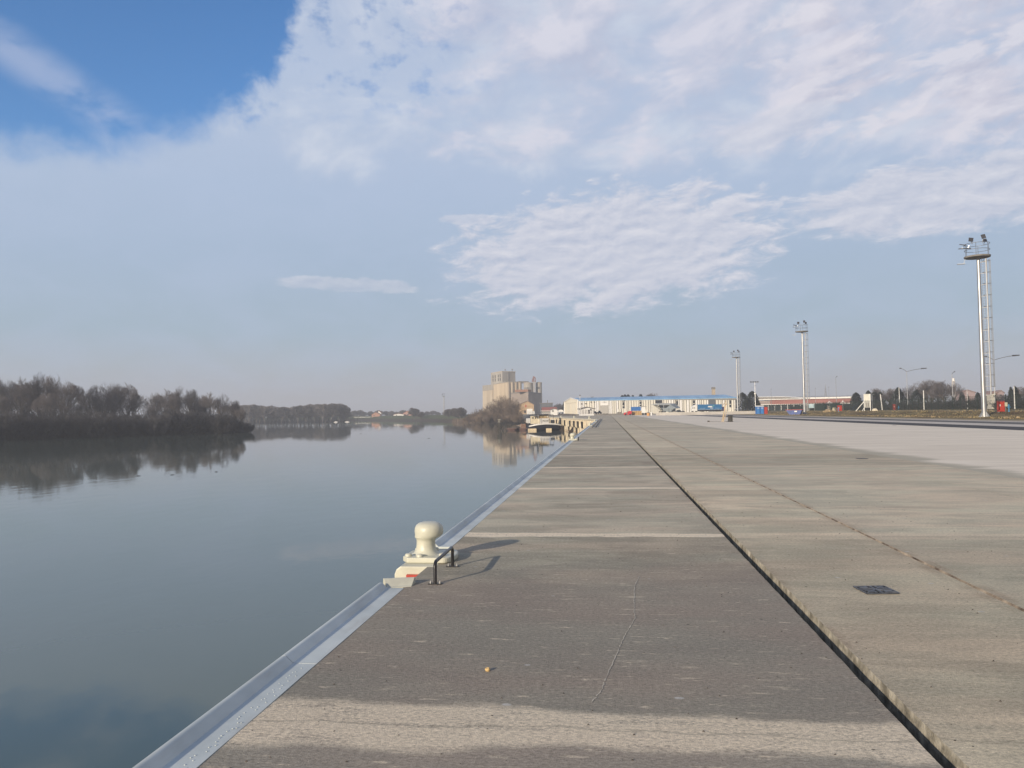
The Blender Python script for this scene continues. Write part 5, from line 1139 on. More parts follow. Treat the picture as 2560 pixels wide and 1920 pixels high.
# articulated truck
f = Fr(1729, 318, 1810, 318, .35); t = f.thing('articulated_lorry', 'white-cabbed lorry with a long bright blue box trailer', 'lorry'); U = lambda px: f.uz(px, 1020)[0]; Z = lambda py: f.uz(1770, py)[1]
b = MB(); b.box(U(1744.5), U(1805), 0, 2.5, Z(1024.0), Z(1011)); tr = b.build('trailer_box', mat('trailer_blue', (.02, .14, .33), .5, var=.08), t)
b = MB(); b.box(U(1744.5), U(1805), -.03, 0, Z(1024.2), Z(1023.4)); b.box(U(1749), U(1763), -.03, 0, Z(1021.3), Z(1020.6)); b.box(U(1787), U(1799), -.03, 0, Z(1021.0), Z(1020.4)); b.build('side_stripe', mat('stripe_pale', (.35, .45, .55), .5), tr)
b = MB(); b.box(U(1770), U(1780.5), -.05, -.01, Z(1018.2), Z(1015.2)); b.box(U(1775), U(1783), -.04, -.01, Z(1020.8), Z(1019.8)); lg = b.build('logo_plate', mWhite, tr)
b = MB(); b.prismy([(U(1781), Z(1017.5)), (U(1783), Z(1013.6)), (U(1787), Z(1013)), (U(1784.5), Z(1015.2))], -.05, -.01); b.build('logo_leaf', mat('leaf_green', (.16, .42, .30), .5), tr)
b = MB(); b.box(U(1745), U(1811), .3, 2.2, .75, Z(1024.1)); b.build('chassis', mGlass, t); b = MB(); b.box(U(1805), U(1811), .1, 2.4, .9, Z(1017.5)); b.build('rear_rack', mat('rack_navy', (.03, .03, .10), .6), t)
b = MB(); b.prismy([(U(1729.5), .6), (U(1743), .6), (U(1743.5), Z(1012.5)), (U(1738), Z(1011.7)), (U(1731), Z(1016.5)), (U(1729.3), Z(1020))], 0, 2.4); cb = b.build('cab', mWhite, t)
b = MB(); b.prismy([(U(1730.5), Z(1020.5)), (U(1733.5), Z(1020.5)), (U(1733.5), Z(1018)), (U(1731.5), Z(1018))], -.04, 0); b.box(U(1735.5), U(1737.5), -.04, 0, Z(1020.6), Z(1018)); b.build('window', mGlass, cb)
for px in (1731.5, 1740, 1756, 1790, 1795, 1800): b = MB(); u_ = U(px); b.prismy([(u_+.5*math.cos(a*.524), .5+.5*math.sin(a*.524)) for a in range(12)], -.05, .3); b.build('wheel', mBlack, t)
# cars by the hut
def car(name, lab, cat, px0, px1, D_, m_, prof, g=.55):
    f = Fr(px0, D_, px1, D_, g); t = f.thing(name, lab, cat); L = f.L
    b = MB(); b.prismy([(x0*L, z0) for x0, z0 in prof], 0, 1.7); bd = b.build('body', m_, t, bevel=.06)
    cabp = [(x0*L, z0) for x0, z0 in prof if z0 > .85]
    b = MB(); mx = sum(p_[0] for p_ in cabp)/len(cabp); b.prismy([(mx+(x0-mx)*.8, .75+(z0-.75)*.85) for x0, z0 in cabp], -.02, 0); b.build('side_window', mGlass, bd)
    for u in (.2, .8): b = MB(); b.prismy([(L*u+.32*math.cos(a*.524), .32+.32*math.sin(a*.524)) for a in range(12)], -.05, .2); b.build('wheel', mBlack, t)
mCar = mat('car_blue', (.05, .08, .16), .3, var=.1)
car('parked_car', 'dark blue hatchback parked right of the white slatted hut', 'car', 1481.5, 1492.5, 372, mCar, [(0, .25), (1, .25), (1, .8), (.85, .9), (.7, 1.4), (.25, 1.4), (.1, .9), (0, .8)])
car('pickup_truck', 'dark blue pickup with a raised cab parked by the roller door', 'pickup', 1493, 1504.5, 374, mat('pickup_navy', (.02, .04, .09), .35), [(0, .3), (1, .3), (1, .9), (.75, .95), (.72, 1.6), (.3, 1.6), (.28, .95), (0, .9)])
heap('rubber_pile', 1507, 1512, 1034.6, 372, 'low black pile left in front of the roller door', 'pile', mBlack, g=.55); heap('rubber_pile', 1514, 1519.5, 1033.8, 372, 'low black pile right in front of the roller door', 'pile', mBlack, g=.55)
# low pale wall along the far road
f = Fr(1640, 268, 1905, 262, 0); t = f.thing('low_wall', 'long low pale concrete wall along the far side of the apron', 'wall'); b = MB(); b.box(0, f.L, 0, .4, -.1, f.uz(1700, 1031)[1]); b.build('wall', mat('wall_pale', (.46, .44, .41), .8, var=.08, sc_=.6), t); b = MB(); b.box(0, f.L, -.05, .45, f.uz(1700, 1031)[1], f.uz(1700, 1031)[1]+.08); b.build('coping', mPan, t)
# ---------------------------------------------------------------- hall with the red band
f = Fr(1893, 420, 2134, 396, .8); t = f.thing('red_banded_hall', 'long low hall with a brick-red band and dark glazed ground floor', 'building'); mBand = mat('band_red', (.27, .115, .10), .8, var=.12, sc_=.1)
Z = lambda py: f.uz(2000, py)[1]; U = lambda px: f.uz(px, 1000)[0]; D2 = 30
b = MB(); b.box(U(1925), f.L, 0, D2, Z(1009.5), Z(998)); b.build('red_band', mBand, t)
b = MB(); b.box(U(1898), f.L, 1.5, D2, 0, Z(1009.5)); b.build('glazed_floor', mGlass, t)
b = MB(); b.box(0, U(1925), .5, D2, Z(1009.5), Z(1000)); b.build('side_wall', mat('side_grey', (.28, .24, .22), .8), t)
b = MB(); b.box(-.5, f.L+.5, -.8, D2, Z(998), Z(996.3)); b.box(U(1900), f.L, -.6, 1.5, Z(1011), Z(1009.5)); b.build('cornice', mWhite, t)
for i in range(11): b = MB(); u_ = U(1920+i*16); b.box(u_-.2, u_+.2, .4, .8, 0, Z(1010)); b.build('column', mWhite, t)
b = MB(); x0, x1 = U(1880), U(1990); b.prismy([(x0, Z(996.4)), (x1, Z(996.4)), (x1-9, Z(990.5)), (x0, Z(990))], 6, D2); b.build('roof_hall', mGap, t); b = MB(); b.prismy([(x0, Z(990.1)), (x1-9, Z(990.6)), (x1+8, Z(996)), (x1+8, Z(996.4))+()][:3]+[(x1+8, Z(995)), (x1-9, Z(989.6)), (x0, Z(989.2))], 5.5, D2) ; b.build('roof_edge', mWhite, t)
b = MB(); 
for i in range(7): u_ = U(1911+i*4.2); b.box(u_-.28, u_+.28, -.5, 0, Z(997.2), Z(995.8))
b.build('roof_light', mWhite, t)
b = MB(); b.box(U(2010), f.L+.3, -.9, D2, Z(996.2), Z(994.3)); b.build('upper_cornice', mWhite, t)
# pinkish houses at the far right
for i, (l, r_, pe, pk, D_, m_, lab) in enumerate(((2398, 2440, 982, 976, 330, 'p', 'pale pink house behind the fence left of the tallest mast'), (2462, 2490, 984, 979, 330, 'p', 'pale pink house directly right of the tallest mast'), (2492, 2512, 983, 977, 330, 'p', 'pink-grey house behind the large red cabinet'), (2535, 2556, 982, 975, 300, 'p', 'pink house at the far right edge below the dark trees'), (2480, 2491, 985, 981, 180, 'c', 'small cream hut roof just above the fence'))):
    gable('house', lab, 'house', l, r_, pe, pk, (l+r_)/2, D_, 2.5, mat('house_pink', (.36, .28, .28), .9) if m_ == 'p' else mPan, mat('roof_pink', (.26, .19, .18), .9, var=.2), None, [((l+r_)/2-2, pe+3, (l+r_)/2+1, pe+7, mWin)], 'houses behind the fence')
# white water tank on lattice
x_, y_ = xy(2386, 300); g_ = gzf(x_, y_); zt = at(2386, 945, 300).z-g_; zb = at(2386, 953, 300).z-g_; t = thing('tank_tower', 'whitish tank on a slim lattice behind the bare trees', 'tower', (x_, y_, g_), 0)
b = MB(); b.lathe([(.1, zb-.2), (.5, zb), (.5, zt-.1), (.1, zt)], 12); b.build('tank', mWhite, t); b = MB()
for a, c_ in ((-.5, -.5), (.5, -.5), (.5, .5), (-.5, .5)): b.bar((a, c_, 0), (a*.7, c_*.7, zb), .12)
for i in range(8): b.bar((-.5, -.5, zb*i/8), (.5, -.5, zb*(i+1)/8), .09)
b.build('lattice', mat('lattice_pale', (.55, .50, .45), .7), t)
# houses across the river
gable('riverside_house', 'orange-brown house with a hipped roof across the river', 'house', 929, 950, 1036.5, 1031, 939, 850, 10, mat('house_orange', (.42, .24, .17), .9), mat('roof_orange', (.32, .16, .11), .9), -2.2, [(934, 1037.5, 936, 1040, mWin)], 'houses across the river')
gable('riverside_house', 'tall narrow white gable beside the orange house across the river', 'house', 944.5, 953, 1033, 1026.5, 946, 870, 8, mWhite, mat('roof_orange', (0, 0, 0)), -2.2, [(947, 1034, 948.5, 1036, mWin)], 'houses across the river')
gable('riverside_house', 'long low white house across the river', 'house', 984, 1009, 1036.5, 1034.5, 996, 840, 9, mWhite, mat('roof_orange', (0, 0, 0)), -2.2, [(990, 1037.5, 992, 1039.5, mWin)], 'houses across the river')
gable('riverside_house', 'salmon house with a red tiled roof across the river', 'house', 1008, 1031, 1033.5, 1027.5, 1018, 850, 10, mat('house_salmon', (.46, .28, .22), .9), mat('roof_red2', (.33, .13, .09), .9), -2.2, [(1018, 1035, 1021, 1038, mWin)], 'houses across the river')
f = Fr(884, 870, 948, 862, -2.6); t = f.thing('river_embankment', 'thin white embankment edge across the river below the orange house', 'embankment'); b = MB(); b.box(0, f.L, 0, 1.5, f.uz(900, 1042.7)[1]-.35, f.uz(900, 1042.7)[1]); b.build('wall', mWhite, t)
# two tiny moored boats at the far wood
for l, r_, lab in ((834, 844, 'left tiny white boat moored at the far wood'), (862, 873, 'right tiny white boat moored at the far wood')):
    f = Fr(l, 655, r_, 655, WZ); t = f.thing('small_boat', lab, 'boat', 'tiny boats by the far wood'); b = MB(); b.prismy([(0.3, -.2), (f.L-.3, -.2), (f.L, .5), (0, .4)], 0, 1.5); b.build('hull', mDeckW, t); b = MB(); b.box(f.L*.3, f.L*.7, .2, 1.2, .45, .8); b.build('cabin', mDeckW, t)
# ---------------------------------------------------------------- trees and shrubs
mBark = mat('bark', (.085, .072, .058), .95, var=.3, sc_=2); mTwig = mat('twigs', (.125, .112, .112), .95, var=.3, sc_=.6)
mTwigD = mat('twigs_dark', (.046, .045, .050), .95, var=.35, sc_=.6); mTwigB = mat('twigs_brown', (.18, .138, .105), .95, var=.35, sc_=.5); mNeed = mat('needles', (.022, .032, .026), .9, var=.4, sc_=.8)
def branch(mb, p, d, L, r, n, sides, bend, rng, tip=.45):
    pts = [p.copy()]; q_ = p.copy(); dd = d.copy()
    for i in range(n):
        dd = (dd+Vector((rng.uniform(-1, 1), rng.uniform(-1, 1), rng.uniform(-.5, .9)))*bend).normalized(); q_ = q_+dd*(L/n); pts.append(q_.copy())
    mb.tube(pts, [r*(1-(1-tip)*i/n) for i in range(n+1)], sides, False); return pts, dd
def rdir(d, ang, rng):
    u = d.orthogonal().normalized(); w_ = d.cross(u); a = rng.uniform(0, 6.283)
    return (d*math.cos(ang)+(u*math.cos(a)+w_*math.sin(a))*math.sin(ang)).normalized()
def bare_tree(seed, H=18., W_=1.0, stems=1, tw=.035, dens=1.0, lev=4, fill=(.47, .76)):
    rng = random.Random(seed); tk = MB(); cr_ = MB()
    cz, rx, rzz = H*.57, H*.34*W_, H*.43
    def grow(p, d, L, r, level):
        mb = tk if level <= 1 else cr_
        if level:
            for _ in range(7):
                e = p+d*L; lim = 1+.42*mnoise.noise(e*.22+Vector((seed*3.1, 0, 0)))
                if (e.x*e.x+e.y*e.y)/rx**2+((e.z-cz)/rzz)**2 < lim: break
                L *= .8
        pts, dd = branch(mb, p, d, L, r, 3 if level < 3 else 2, 6 if level < 2 else 3, .16 if level < 2 else .22, rng)
        if level >= lev: return
        k_ = {0: 9, 1: 5, 2: 6, 3: int(6*dens)}[level]
        for i in range(k_):
            f_ = rng.uniform(.3 if level else .24, 1.0); i0 = min(int(f_*(len(pts)-1)), len(pts)-2); pp = pts[i0].lerp(pts[i0+1], f_*(len(pts)-1)-i0)
            nd_ = rdir(dd if f_ > .7 else d, rng.uniform(.35, .95)*W_, rng); nd_ = (nd_+Vector((0, 0, .22 if level < 3 else .1))).normalized()
            grow(pp, nd_, L*rng.uniform(*fill)*(1.0 if level else 1.15), max(r*.50*(1.15-f_*.4), tw), level+1)
        grow(pts[-1], dd, L*.62, max(r*.45, tw), level+1)
    for s_ in range(stems):
        a = rng.uniform(0, 6.28); d0 = Vector((math.cos(a)*.16*(stems > 1), math.sin(a)*.16*(stems > 1), 1)).normalized()
        grow(Vector((0, 0, -.2)), d0, H*.47, H*.016+.05, 0)
    return tk, cr_
def shrub(seed, H=7., W_=3.2, n=70, tw=.03):
    rng = random.Random(seed); tk = MB(); cr_ = MB()
    for s_ in range(n):
        a = rng.uniform(0, 6.283); rr = W_*math.sqrt(rng.random()); p = Vector((math.cos(a)*rr*.65, math.sin(a)*rr*.65, -.3)); d = Vector((math.cos(a)*rr/W_*.5, math.sin(a)*rr/W_*.5, 1)).normalized()
        L = H*rng.uniform(.45, .8)*(1-.35*(rr/W_)**2); pts, dd = branch(tk if s_ < 12 else cr_, p, d, L, .05, 3, 3, .14, rng)
        for j in range(9):
            f_ = rng.uniform(.08, 1); i0 = min(int(f_*3), 2); pp = pts[i0].lerp(pts[i0+1], f_*3-i0); nd_ = (rdir(dd, rng.uniform(.3, 1.1), rng)+Vector((0, 0, .25))).normalized()
            p2, d2 = branch(cr_, pp, nd_, L*rng.uniform(.2, .38), tw, 2, 3, .25, rng)
            for m_ in range(3): branch(cr_, p2[rng.randint(0, 2)], (rdir(d2, .7, rng)+Vector((0, 0, .2))).normalized(), L*.16, tw*.8, 1, 3, .2, rng)
    return tk, cr_
def conifer(seed, H=10., W_=3.0, round_=False):
    rng = random.Random(seed); tk = MB(); cr_ = MB(); tk.tube([(0, 0, 0), (0, 0, H*.97)], [.22, .03], 6, False)
    n = 1500
    for i in range(n):
        u = rng.random()**.8; z_ = H*(.08+.9*u); a = rng.uniform(0, 6.283); lump = 1+.28*mnoise.noise(Vector((math.cos(a)*1.5, math.sin(a)*1.5, z_*.45+seed)))
        R_ = W_*(math.sqrt(max(0, 1-(u*1.02)**2.2)) if round_ else (1-u)**.85)*lump; r0 = R_*math.sqrt(rng.uniform(.12, 1.0)); c_ = Vector((math.cos(a)*r0, math.sin(a)*r0, z_-r0*.12)); s_ = rng.uniform(.25, .6)*H/10
        o_ = Vector((math.cos(a), math.sin(a), rng.uniform(-.5, .4))).normalized(); t_ = Vector((-math.sin(a), math.cos(a), rng.uniform(-.4, .4))); up = o_.cross(t_)
        cr_.add([c_-t_*s_*.5, c_+t_*s_*.5, c_+o_*s_+up*s_*.3, c_+up*s_*.5], [(0, 1, 2), (0, 3, 1), (1, 3, 2)])
    return tk, cr_
def proto(name, lab, cat, group, tk, cr_, m1, m2, merged=False):
    t = thing(name, lab, cat, (0, 0, 0), 0, group)
    tk.build('trunk', m1, t, recalc=False); cr_.build('crown', m2, t, recalc=False); return t
TW = [proto('bare_tree', 'x', 'tree', 'bare trees on the wooded left bank', *bare_tree(s_, 19, w_, st, .024), mBark, mTwig) for s_, w_, st in ((1, 1.05, 1), (2, .95, 2), (3, 1.2, 2), (4, 1.0, 1))]
TWB = [proto('bare_tree', 'x', 'tree', 'bare trees in the thicket below the silos', *bare_tree(s_, 19, 1.15, 3, .030, .5, 4, (.40, .64)), mTwigB, mTwigB) for s_ in (5, 6)]
SHR = [proto('bare_shrub', 'x', 'shrub', 'bare shrubs at the foot of the left bank', *shrub(s_, 8, 3.6, 110, .05), mBark, mTwigD) for s_ in (11, 12, 13)]
SHB = [proto('brown_shrub', 'x', 'shrub', 'brown shrubs on the bank before the silos', *shrub(s_, 8, 3.4, 80, .06), mBark, mTwigB) for s_ in (21, 22)]
CON = [proto('conifer', 'x', 'tree', 'dark conifers', *conifer(s_, 10, w_, rd), mBark, mNeed) for s_, w_, rd in ((31, 3.2, False), (32, 2.6, True), (33, 4.2, False))]
FAR = []
for s_ in (41, 42, 43):
    tk, cr_ = bare_tree(s_, 15, 1.1, 2, .09, .7, 4); tk.add(cr_.v, cr_.f); o = tk.build('far_tree', mTwig, recalc=False); tag(o, 'x', 'tree', 'trees of the far wood'); FAR.append(o)
index()
used = set()
def place(P, x_, y_, z_, s_, rz, lab, sz=None, group=None):
    sz = sz or s_
    if P.name in used: o = copy_tree(P)
    else: o = P; used.add(P.name)
    o.location = (x_, y_, z_); o.rotation_euler = (0, 0, rz); o.scale = (s_, s_, sz); o['label'] = lab
    if group: o['group'] = group
    return o
rng = random.Random(99)
def nth(i):
    ones = ['', 'first', 'second', 'third', 'fourth', 'fifth', 'sixth', 'seventh', 'eighth', 'ninth', 'tenth', 'eleventh', 'twelfth', 'thirteenth', 'fourteenth', 'fifteenth', 'sixteenth', 'seventeenth', 'eighteenth', 'nineteenth']
    if i < 20: return ones[i]
    tens = {2: 'twenty', 3: 'thirty', 4: 'forty', 5: 'fifty', 6: 'sixty'}[i//10]
    return (tens[:-1]+'ieth') if i % 10 == 0 else tens+'-'+ones[i % 10]
# big trees of the left bank: (px, top py, D)
big = [(-60, 935, 300), (-25, 945, 285), (14, 955, 290), (45, 948, 262), (92, 941, 268), (128, 943, 275), (160, 957, 270), (66, 962, 300), (225, 975, 300), (248, 966, 290), (280, 961, 296), (312, 962, 300), (336, 975, 310), (262, 985, 282), (386, 985, 330), (410, 976, 318), (445, 973, 312), (475, 976, 310), (500, 990, 318), (530, 983, 310), (556, 990, 305), (585, 1003, 300), (430, 992, 300), (600, 1018, 296), (-5, 985, 255), (110, 985, 255), (196, 1012, 280), (372, 1012, 300)]
TL = ['at the far left frame edge', 'second from the left frame edge', 'in the first clump, left of its two tallest crowns', 'leftmost tall crown of the first clump', 'tallest crown of the first clump', 'right of the tallest crown in the first clump', 'at the right end of the first clump', 'behind the tallest crown of the first clump', 'at the left end of the second clump', 'left part of the second clump', 'tallest of the second clump', 'right of the tallest in the second clump', 'at the right end of the second clump', 'lower, in front of the second clump', 'at the left end of the third clump', 'left of the top of the third clump', 'at the top of the third clump', 'right of the top of the third clump', 'in the dip after the third clump', 'first of the crowns stepping down to the point', 'second of the crowns stepping down to the point', 'third of the crowns stepping down to the point', 'lower, in front of the third clump', 'last and lowest before the wooded point', 'low before the first clump near the frame edge', 'low before the tallest crown of the first clump', 'small, in the gap between first and second clumps', 'small, in the gap between second and third clumps']
for i, (px, py, D_) in enumerate(big):
    x_, y_ = xy(px, D_); zt = at(px, py, D_).z; P = TW[i % 4]; bb = zt+2.9; s_ = bb/19*1.06
    place(P, x_, y_, -3.0, s_*rng.uniform(.80, .98), rng.uniform(0, 6.28), 'bare tree '+TL[i]+', left bank', s_)
HB = [max(v.co.z for v in P.data.vertices) if P.data else 0 for P in FAR]
# shrubs: thick lower mass along the whole left bank
shr = []
for i in range(64):
    u = i/63; px = -90+u*712; D_ = 205+u*62+(i % 3)*13+rng.uniform(-3, 3)
    top = 1021+rng.uniform(-10, 14)+(u > .85)*(u-.85)*170; shr.append((px, top, D_))
for i, (px, py, D_) in enumerate(shr):
    x_, y_ = xy(px, D_); h_ = at(px, min(py, 1068), D_).z+3.4; s_ = h_/8*1.0
    place(SHR[i % 3], x_, y_, -3.3, s_*rng.uniform(1.1, 1.5), rng.uniform(0, 6.28), nth(i+1)+' dark shrub from the left in the thicket lining the left bank', s_)
# leaf litter / bramble at the water line
def thicket(name, path, h_, m_, lab, seed, n, w_=6):
    rng2 = random.Random(seed); b = MB()
    for i in range(n):
        u = rng2.random()*(len(path)-1); k_ = int(u); A_, B_ = path[k_], path[min(k_+1, len(path)-1)]; x_, y_ = A_[0]+(B_[0]-A_[0])*(u-k_)+rng2.uniform(-1, 1)*w_, A_[1]+(B_[1]-A_[1])*(u-k_)+rng2.uniform(-1, 1)*w_
        H_ = h_*rng2.uniform(.3, 1); dx_, dy_ = rng2.uniform(-.6, .6), rng2.uniform(-.6, .6); w = rng2.uniform(.03, .09); a = rng2.uniform(0, 3.14); c_, s_ = math.cos(a)*w, math.sin(a)*w; z0 = WZ+.05
        b.add([(x_-c_, y_-s_, z0), (x_+c_, y_+s_, z0), (x_+dx_+c_*.5, y_+dy_+s_*.5, z0+H_*.6), (x_+dx_*2, y_+dy_*2, z0+H_)], [(0, 1, 2), (0, 2, 3)])
    return tag(b.build(name, m_, recalc=False), lab, 'undergrowth', kind='stuff')
thicket('undergrowth', [(-230, 110), (-181, 212), (-160, 248), (-141, 268), (-139, 276)], 3.4, mat('thicket_dark', (.025, .024, .024), .95, var=.4), 'dark bramble undergrowth hanging over the water along the left bank', 5, 16000, 4.5)
# bank before the silos
brn = [(1166, 1037, 480), (1180, 1028, 478), (1193, 1022, 470), (1207, 1012, 462), (1222, 1008, 455), (1236, 1016, 440), (1250, 1014, 430), (1262, 1012, 425), (1275, 1014, 418), (1287, 1019, 405), (1200, 1030, 440), (1226, 1030, 430), (1246, 1032, 420), (1173, 1041, 455), (1270, 1034, 400), (1215, 1036, 425), (1188, 1036, 450), (1292, 1030, 392), (1257, 1040, 398)]
brn.sort()
for i, (px, py, D_) in enumerate(brn):
    x_, y_ = xy(px, D_); h_ = at(px, py, D_).z+3; s_ = h_/8; place(SHB[i % 2], x_, y_, -3.0, s_*1.25, rng.uniform(0, 6.28), nth(i+1)+' brown shrub from the left on the bank before the silos', s_)
for i, (px, py, D_) in enumerate([(1238, 1000, 430), (1258, 988, 425), (1274, 990, 415), (1290, 1003, 405)]):
    x_, y_ = xy(px, D_); h_ = at(px, py, D_).z+2.2; s_ = h_/19; place(TWB[i % 2], x_, y_, -2.2, s_*1.3, rng.uniform(0, 6.28), ['multi-stemmed bare tree left of the middle in the brown thicket', 'tallest bare tree in the brown thicket below the silos', 'bare tree right of the tallest in the brown thicket', 'bare tree beside the brick house left wall', 'left bare tree in the brown thicket', 'bare tree just behind the tallest in the brown thicket'][i], s_, 'bare trees in the thicket below the silos')
thicket('reeds', [(-96, 492), (-70, 455), (-46, 420)], 3.0, mTwigB, 'brown reeds and brambles at the water before the silo thicket', 8, 5000, 5)
# far wood
for i in range(46):
    u = i/45; px = 560+u*308; D_ = 668+(i % 3)*14+rng.uniform(-6, 6)
    top = 1014-3*math.sin(u*9)+rng.uniform(-3, 3); 
    if px > 735: top -= 4
    if px > 850: top += (px-850)*.9
    x_, y_ = xy(px, D_); h_ = at(px, top, D_).z+2.9; s_ = h_/15*.95
    place(FAR[i % 3], x_, y_, -3.0, s_*1.35, rng.uniform(0, 6.28), nth(i+1)+' hazy tree from the left in the far wood across the river', s_)
thicket('far_undergrowth', [(-480, 640), (-232, 686)], 7, mTwig, 'dark undergrowth below the far wood at the water', 15, 5000, 8)
for i in range(22):                                # shoreline trees farther round the bend
    px = 875+i*13+rng.uniform(-4, 4); D_ = 980+rng.uniform(-30, 60); top = 1027+rng.uniform(-2.5, 3)
    x_, y_ = xy(px, D_); h_ = max(5, at(px, top, D_).z+1.5); s_ = h_/15; place(FAR[i % 3], x_, y_, -1.5, s_*1.7, rng.uniform(0, 6.28), nth(i+1)+' faint skyline tree from the left behind the riverside houses', s_, 'faint skyline trees across the river')
for i, (px, py, D_) in enumerate([(1030, 1019, 690), (1040, 1021, 690), (1052, 1030, 680), (1120, 1022, 620), (1135, 1020, 610), (1150, 1019, 560), (1143, 1026, 575)]):
    x_, y_ = xy(px, D_); h_ = at(px, py, D_).z+2.4; s_ = h_/15; place(FAR[i % 3], x_, y_, -2.4, s_*(1.1 if i < 2 else 1.5), rng.uniform(0, 6.28), ['dark ragged bare tree right of the riverside houses', 'second ragged bare tree right of the riverside houses', 'low bush under the ragged tree at the water', 'bush at the left of the green bank trees', 'middle tree behind the green bank', 'bare tree at the left foot of the silo thicket', 'low tree in front of the green bank trees'][i], s_, 'trees on the green bank')
# landside trees
for i, (px, py, D_, k_, w_, lab) in enumerate([(1857, 981, 330, 1, 1.35, 'round-topped dark conifer just right of the long warehouse'), (1882, 977.5, 325, 1, 1.3, 'taller dark conifer behind the floodlight pole and toilets'), (1869, 995, 322, 1, 1.5, 'low dark conifer between the two taller ones'), (1893, 998, 330, 1, 1.2, 'low dark conifer right of the two taller ones'),
        (2141, 981, 290, 1, 1.3, 'dark round conifer at the right end of the red-banded hall'), (2151, 1000, 285, 1, 1.2, 'small dark conifer beside the white frame tower'), (2247.5, 968, 260, 2, 1.2, 'large pointed dark conifer in front of the bare trees'), (2188, 979, 300, 1, 1.1, 'dark pine right of the white frame tower'), (2202, 979, 300, 1, 1.0, 'dark pine behind the leaning white pole'), (2172, 976, 310, 1, .9, 'ragged dark pine directly behind the white frame tower'),
        (2296, 974, 280, 1, 1.5, 'broad dark conifer below the bare trees at right'), (2529, 967, 250, 0, .8, 'narrow pointed conifer near the right frame edge'), (2541, 966, 230, 2, .9, 'broad dark conifer at the right frame edge'), (2446, 980, 300, 1, .8, 'dark conifer hidden behind the tallest mast'), (2406, 979, 300, 1, .8, 'small dark conifer left of the pink house'),
        (1556, 988, 520, 0, 1.2, 'first pointed conifer top above the warehouse roof'), (1563, 986, 520, 2, 1.2, 'second conifer top above the warehouse roof'), (1571, 986, 525, 2, 1.3, 'third conifer top above the warehouse roof'), (1583, 987.5, 520, 0, 1.0, 'fourth conifer top above the warehouse roof'), (1602.5, 985.5, 520, 0, 1.3, 'lone pointed conifer top above the warehouse roof'), (1411, 1003, 470, 2, .8, 'dark conifer close behind the warehouse gable')]):
    x_, y_ = xy(px, D_); g_ = gzf(x_, y_); h_ = at(px, py, D_).z-g_; s_ = h_/10; place(CON[k_], x_, y_, g_, s_*w_, rng.uniform(0, 6.28), lab, s_, 'dark conifers on the landside')
for i, (px, py, D_, w_, lab) in enumerate([(2222, 974, 290, 1.2, 'bare bush-like tree left of the pointed conifer'), (2236, 969, 300, 1.1, 'bare tree right behind the pointed conifer'), (2192, 968, 330, .8, 'thin forked bare tree above the dark pines'), (2276, 962, 300, 1.0, 'bare tree at the left end of the big bare group'), (2303, 955, 290, 1.1, 'bare tree left in the big bare group at right'), (2327, 947, 280, 1.1, 'tallest bare tree left of centre in the big bare group'), (2346, 951, 285, .9, 'middle bare tree of the big bare group'), (2368, 950, 270, 1.2, 'bare tree with pale limbs in the big bare group'), (2390, 957, 285, 1.0, 'bare tree at the right end of the big bare group'), (2552, 965, 260, 1.2, 'bare tree at the right frame edge'), (1635, 981, 560, .9, 'bare tree top above the middle of the warehouse roof'), (1486, 990, 560, 1.2, 'faint bare tree top above the left part of the warehouse roof'), (2502, 984, 320, 1.2, 'bare bush behind the large red cabinet'), (1395, 1008, 650, 1.3, 'hazy bare tree between silos and warehouse'), (1402, 1010, 640, 1.2, 'second hazy bare tree beside the warehouse gable')]):
    x_, y_ = xy(px, D_); g_ = gzf(x_, y_); h_ = at(px, py, D_).z-g_; s_ = h_/19; place(TW[i % 4], x_, y_, g_, s_*w_*1.25, rng.uniform(0, 6.28), lab, s_, 'bare trees on the landside')
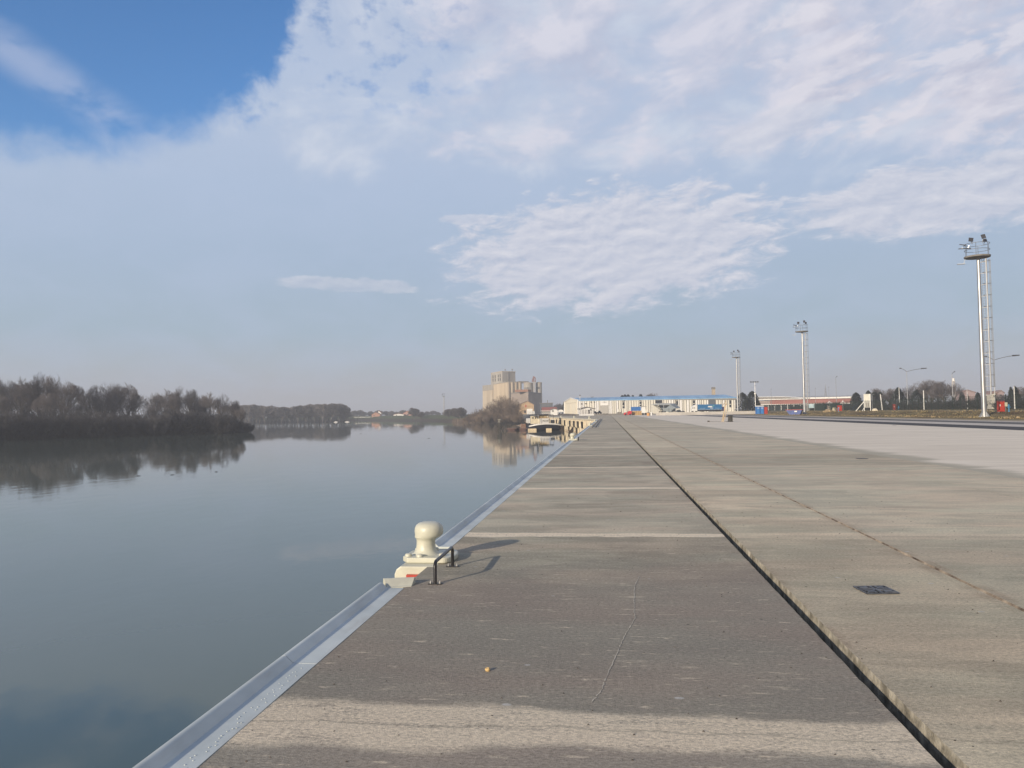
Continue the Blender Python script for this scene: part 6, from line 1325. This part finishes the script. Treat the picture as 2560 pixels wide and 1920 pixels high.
# dark hedge line behind the fence
hed = [(1990+i*15.5, 1004+rng.uniform(-4, 5) if i > 9 else 1010, 262-i*2.5) for i in range(38)]
for i, (px, py, D_) in enumerate(hed):
    x_, y_ = xy(px, D_); g_ = gzf(x_, y_); py = min(py, 1012); py = py-(px-2200)*.05 if px > 2200 else py; h_ = max(2.5, at(px, py, D_).z-g_); s_ = h_/8
    place(SHR[i % 3], x_, y_, g_, s_*1.5, rng.uniform(0, 6.28), nth(i+1)+' dark hedge shrub from the left behind the mesh fence', s_, 'hedge shrubs behind the mesh fence')
for P in TW+SHR+SHB+CON+FAR:
    if P.name not in used: print('unused', P.name)
# dead grass on the verge
rng2 = random.Random(4); b = MB()
for i in range(9000):
    y_ = 60+rng2.random()**1.3*200; x_ = rng2.uniform(44, 60); z_ = gzf(x_, y_) if i % 1 == 0 else 0; H_ = rng2.uniform(.04, .22); w = rng2.uniform(.02, .06); a = rng2.uniform(0, 3.14); c_, s_ = math.cos(a)*w, math.sin(a)*w
    b.add([(x_-c_, y_-s_, z_-.03), (x_+c_, y_+s_, z_-.03), (x_+rng2.uniform(-.1, .1), y_+rng2.uniform(-.1, .1), z_+H_)], [(0, 1, 2)])
tag(b.build('dead_grass', mat('dead_grass', (.20, .14, .06), .95, var=.5, sc_=.4, col2=(.34, .27, .14)), recalc=False), 'yellow-brown dead grass tufts on the verge at the right', 'grass', kind='stuff')
# distant hills
b = MB(); pts = []
for i in range(60):
    px = 1880+i*16; D_ = 2600; x_, y_ = xy(px, D_); zt = at(px, 988.5+2.5*math.sin(i*.21)+1.2*math.sin(i*.53)-(px-2000)*.010+max(0, (2000-px))*.20, D_).z; pts.append((x_, y_, zt))
vs = []
for x_, y_, z_ in pts: vs += [(x_*.93, y_*.93, 0), (x_, y_, z_), (x_*1.15, y_*1.15, 0)]
b.add(vs, [(3*i+j, 3*i+3+j, 3*i+4+j, 3*i+1+j) for i in range(len(pts)-1) for j in range(2)])
tag(b.build('hills', mat('hill_wood', (.07, .075, .06), .95, var=.3, sc_=.005), smooth=True), kind='structure')
# ---------------------------------------------------------------- haze
m = bpy.data.materials.new('haze'); m.use_nodes = True; q = NT(m.node_tree); q.n.clear()
v = q.node('ShaderNodeVolumePrincipled'); v.inputs['Color'].default_value = (.84, .90, 1.0, 1); v.inputs['Density'].default_value = .00050; v.inputs['Anisotropy'].default_value = 0
o_ = q.node('ShaderNodeOutputMaterial'); q.l.new(v.outputs[0], o_.inputs['Volume'])
b = MB(); b.box(-3050, 7100, -80, 8100, -8, 62); tag(b.build('haze', m), kind='stuff')
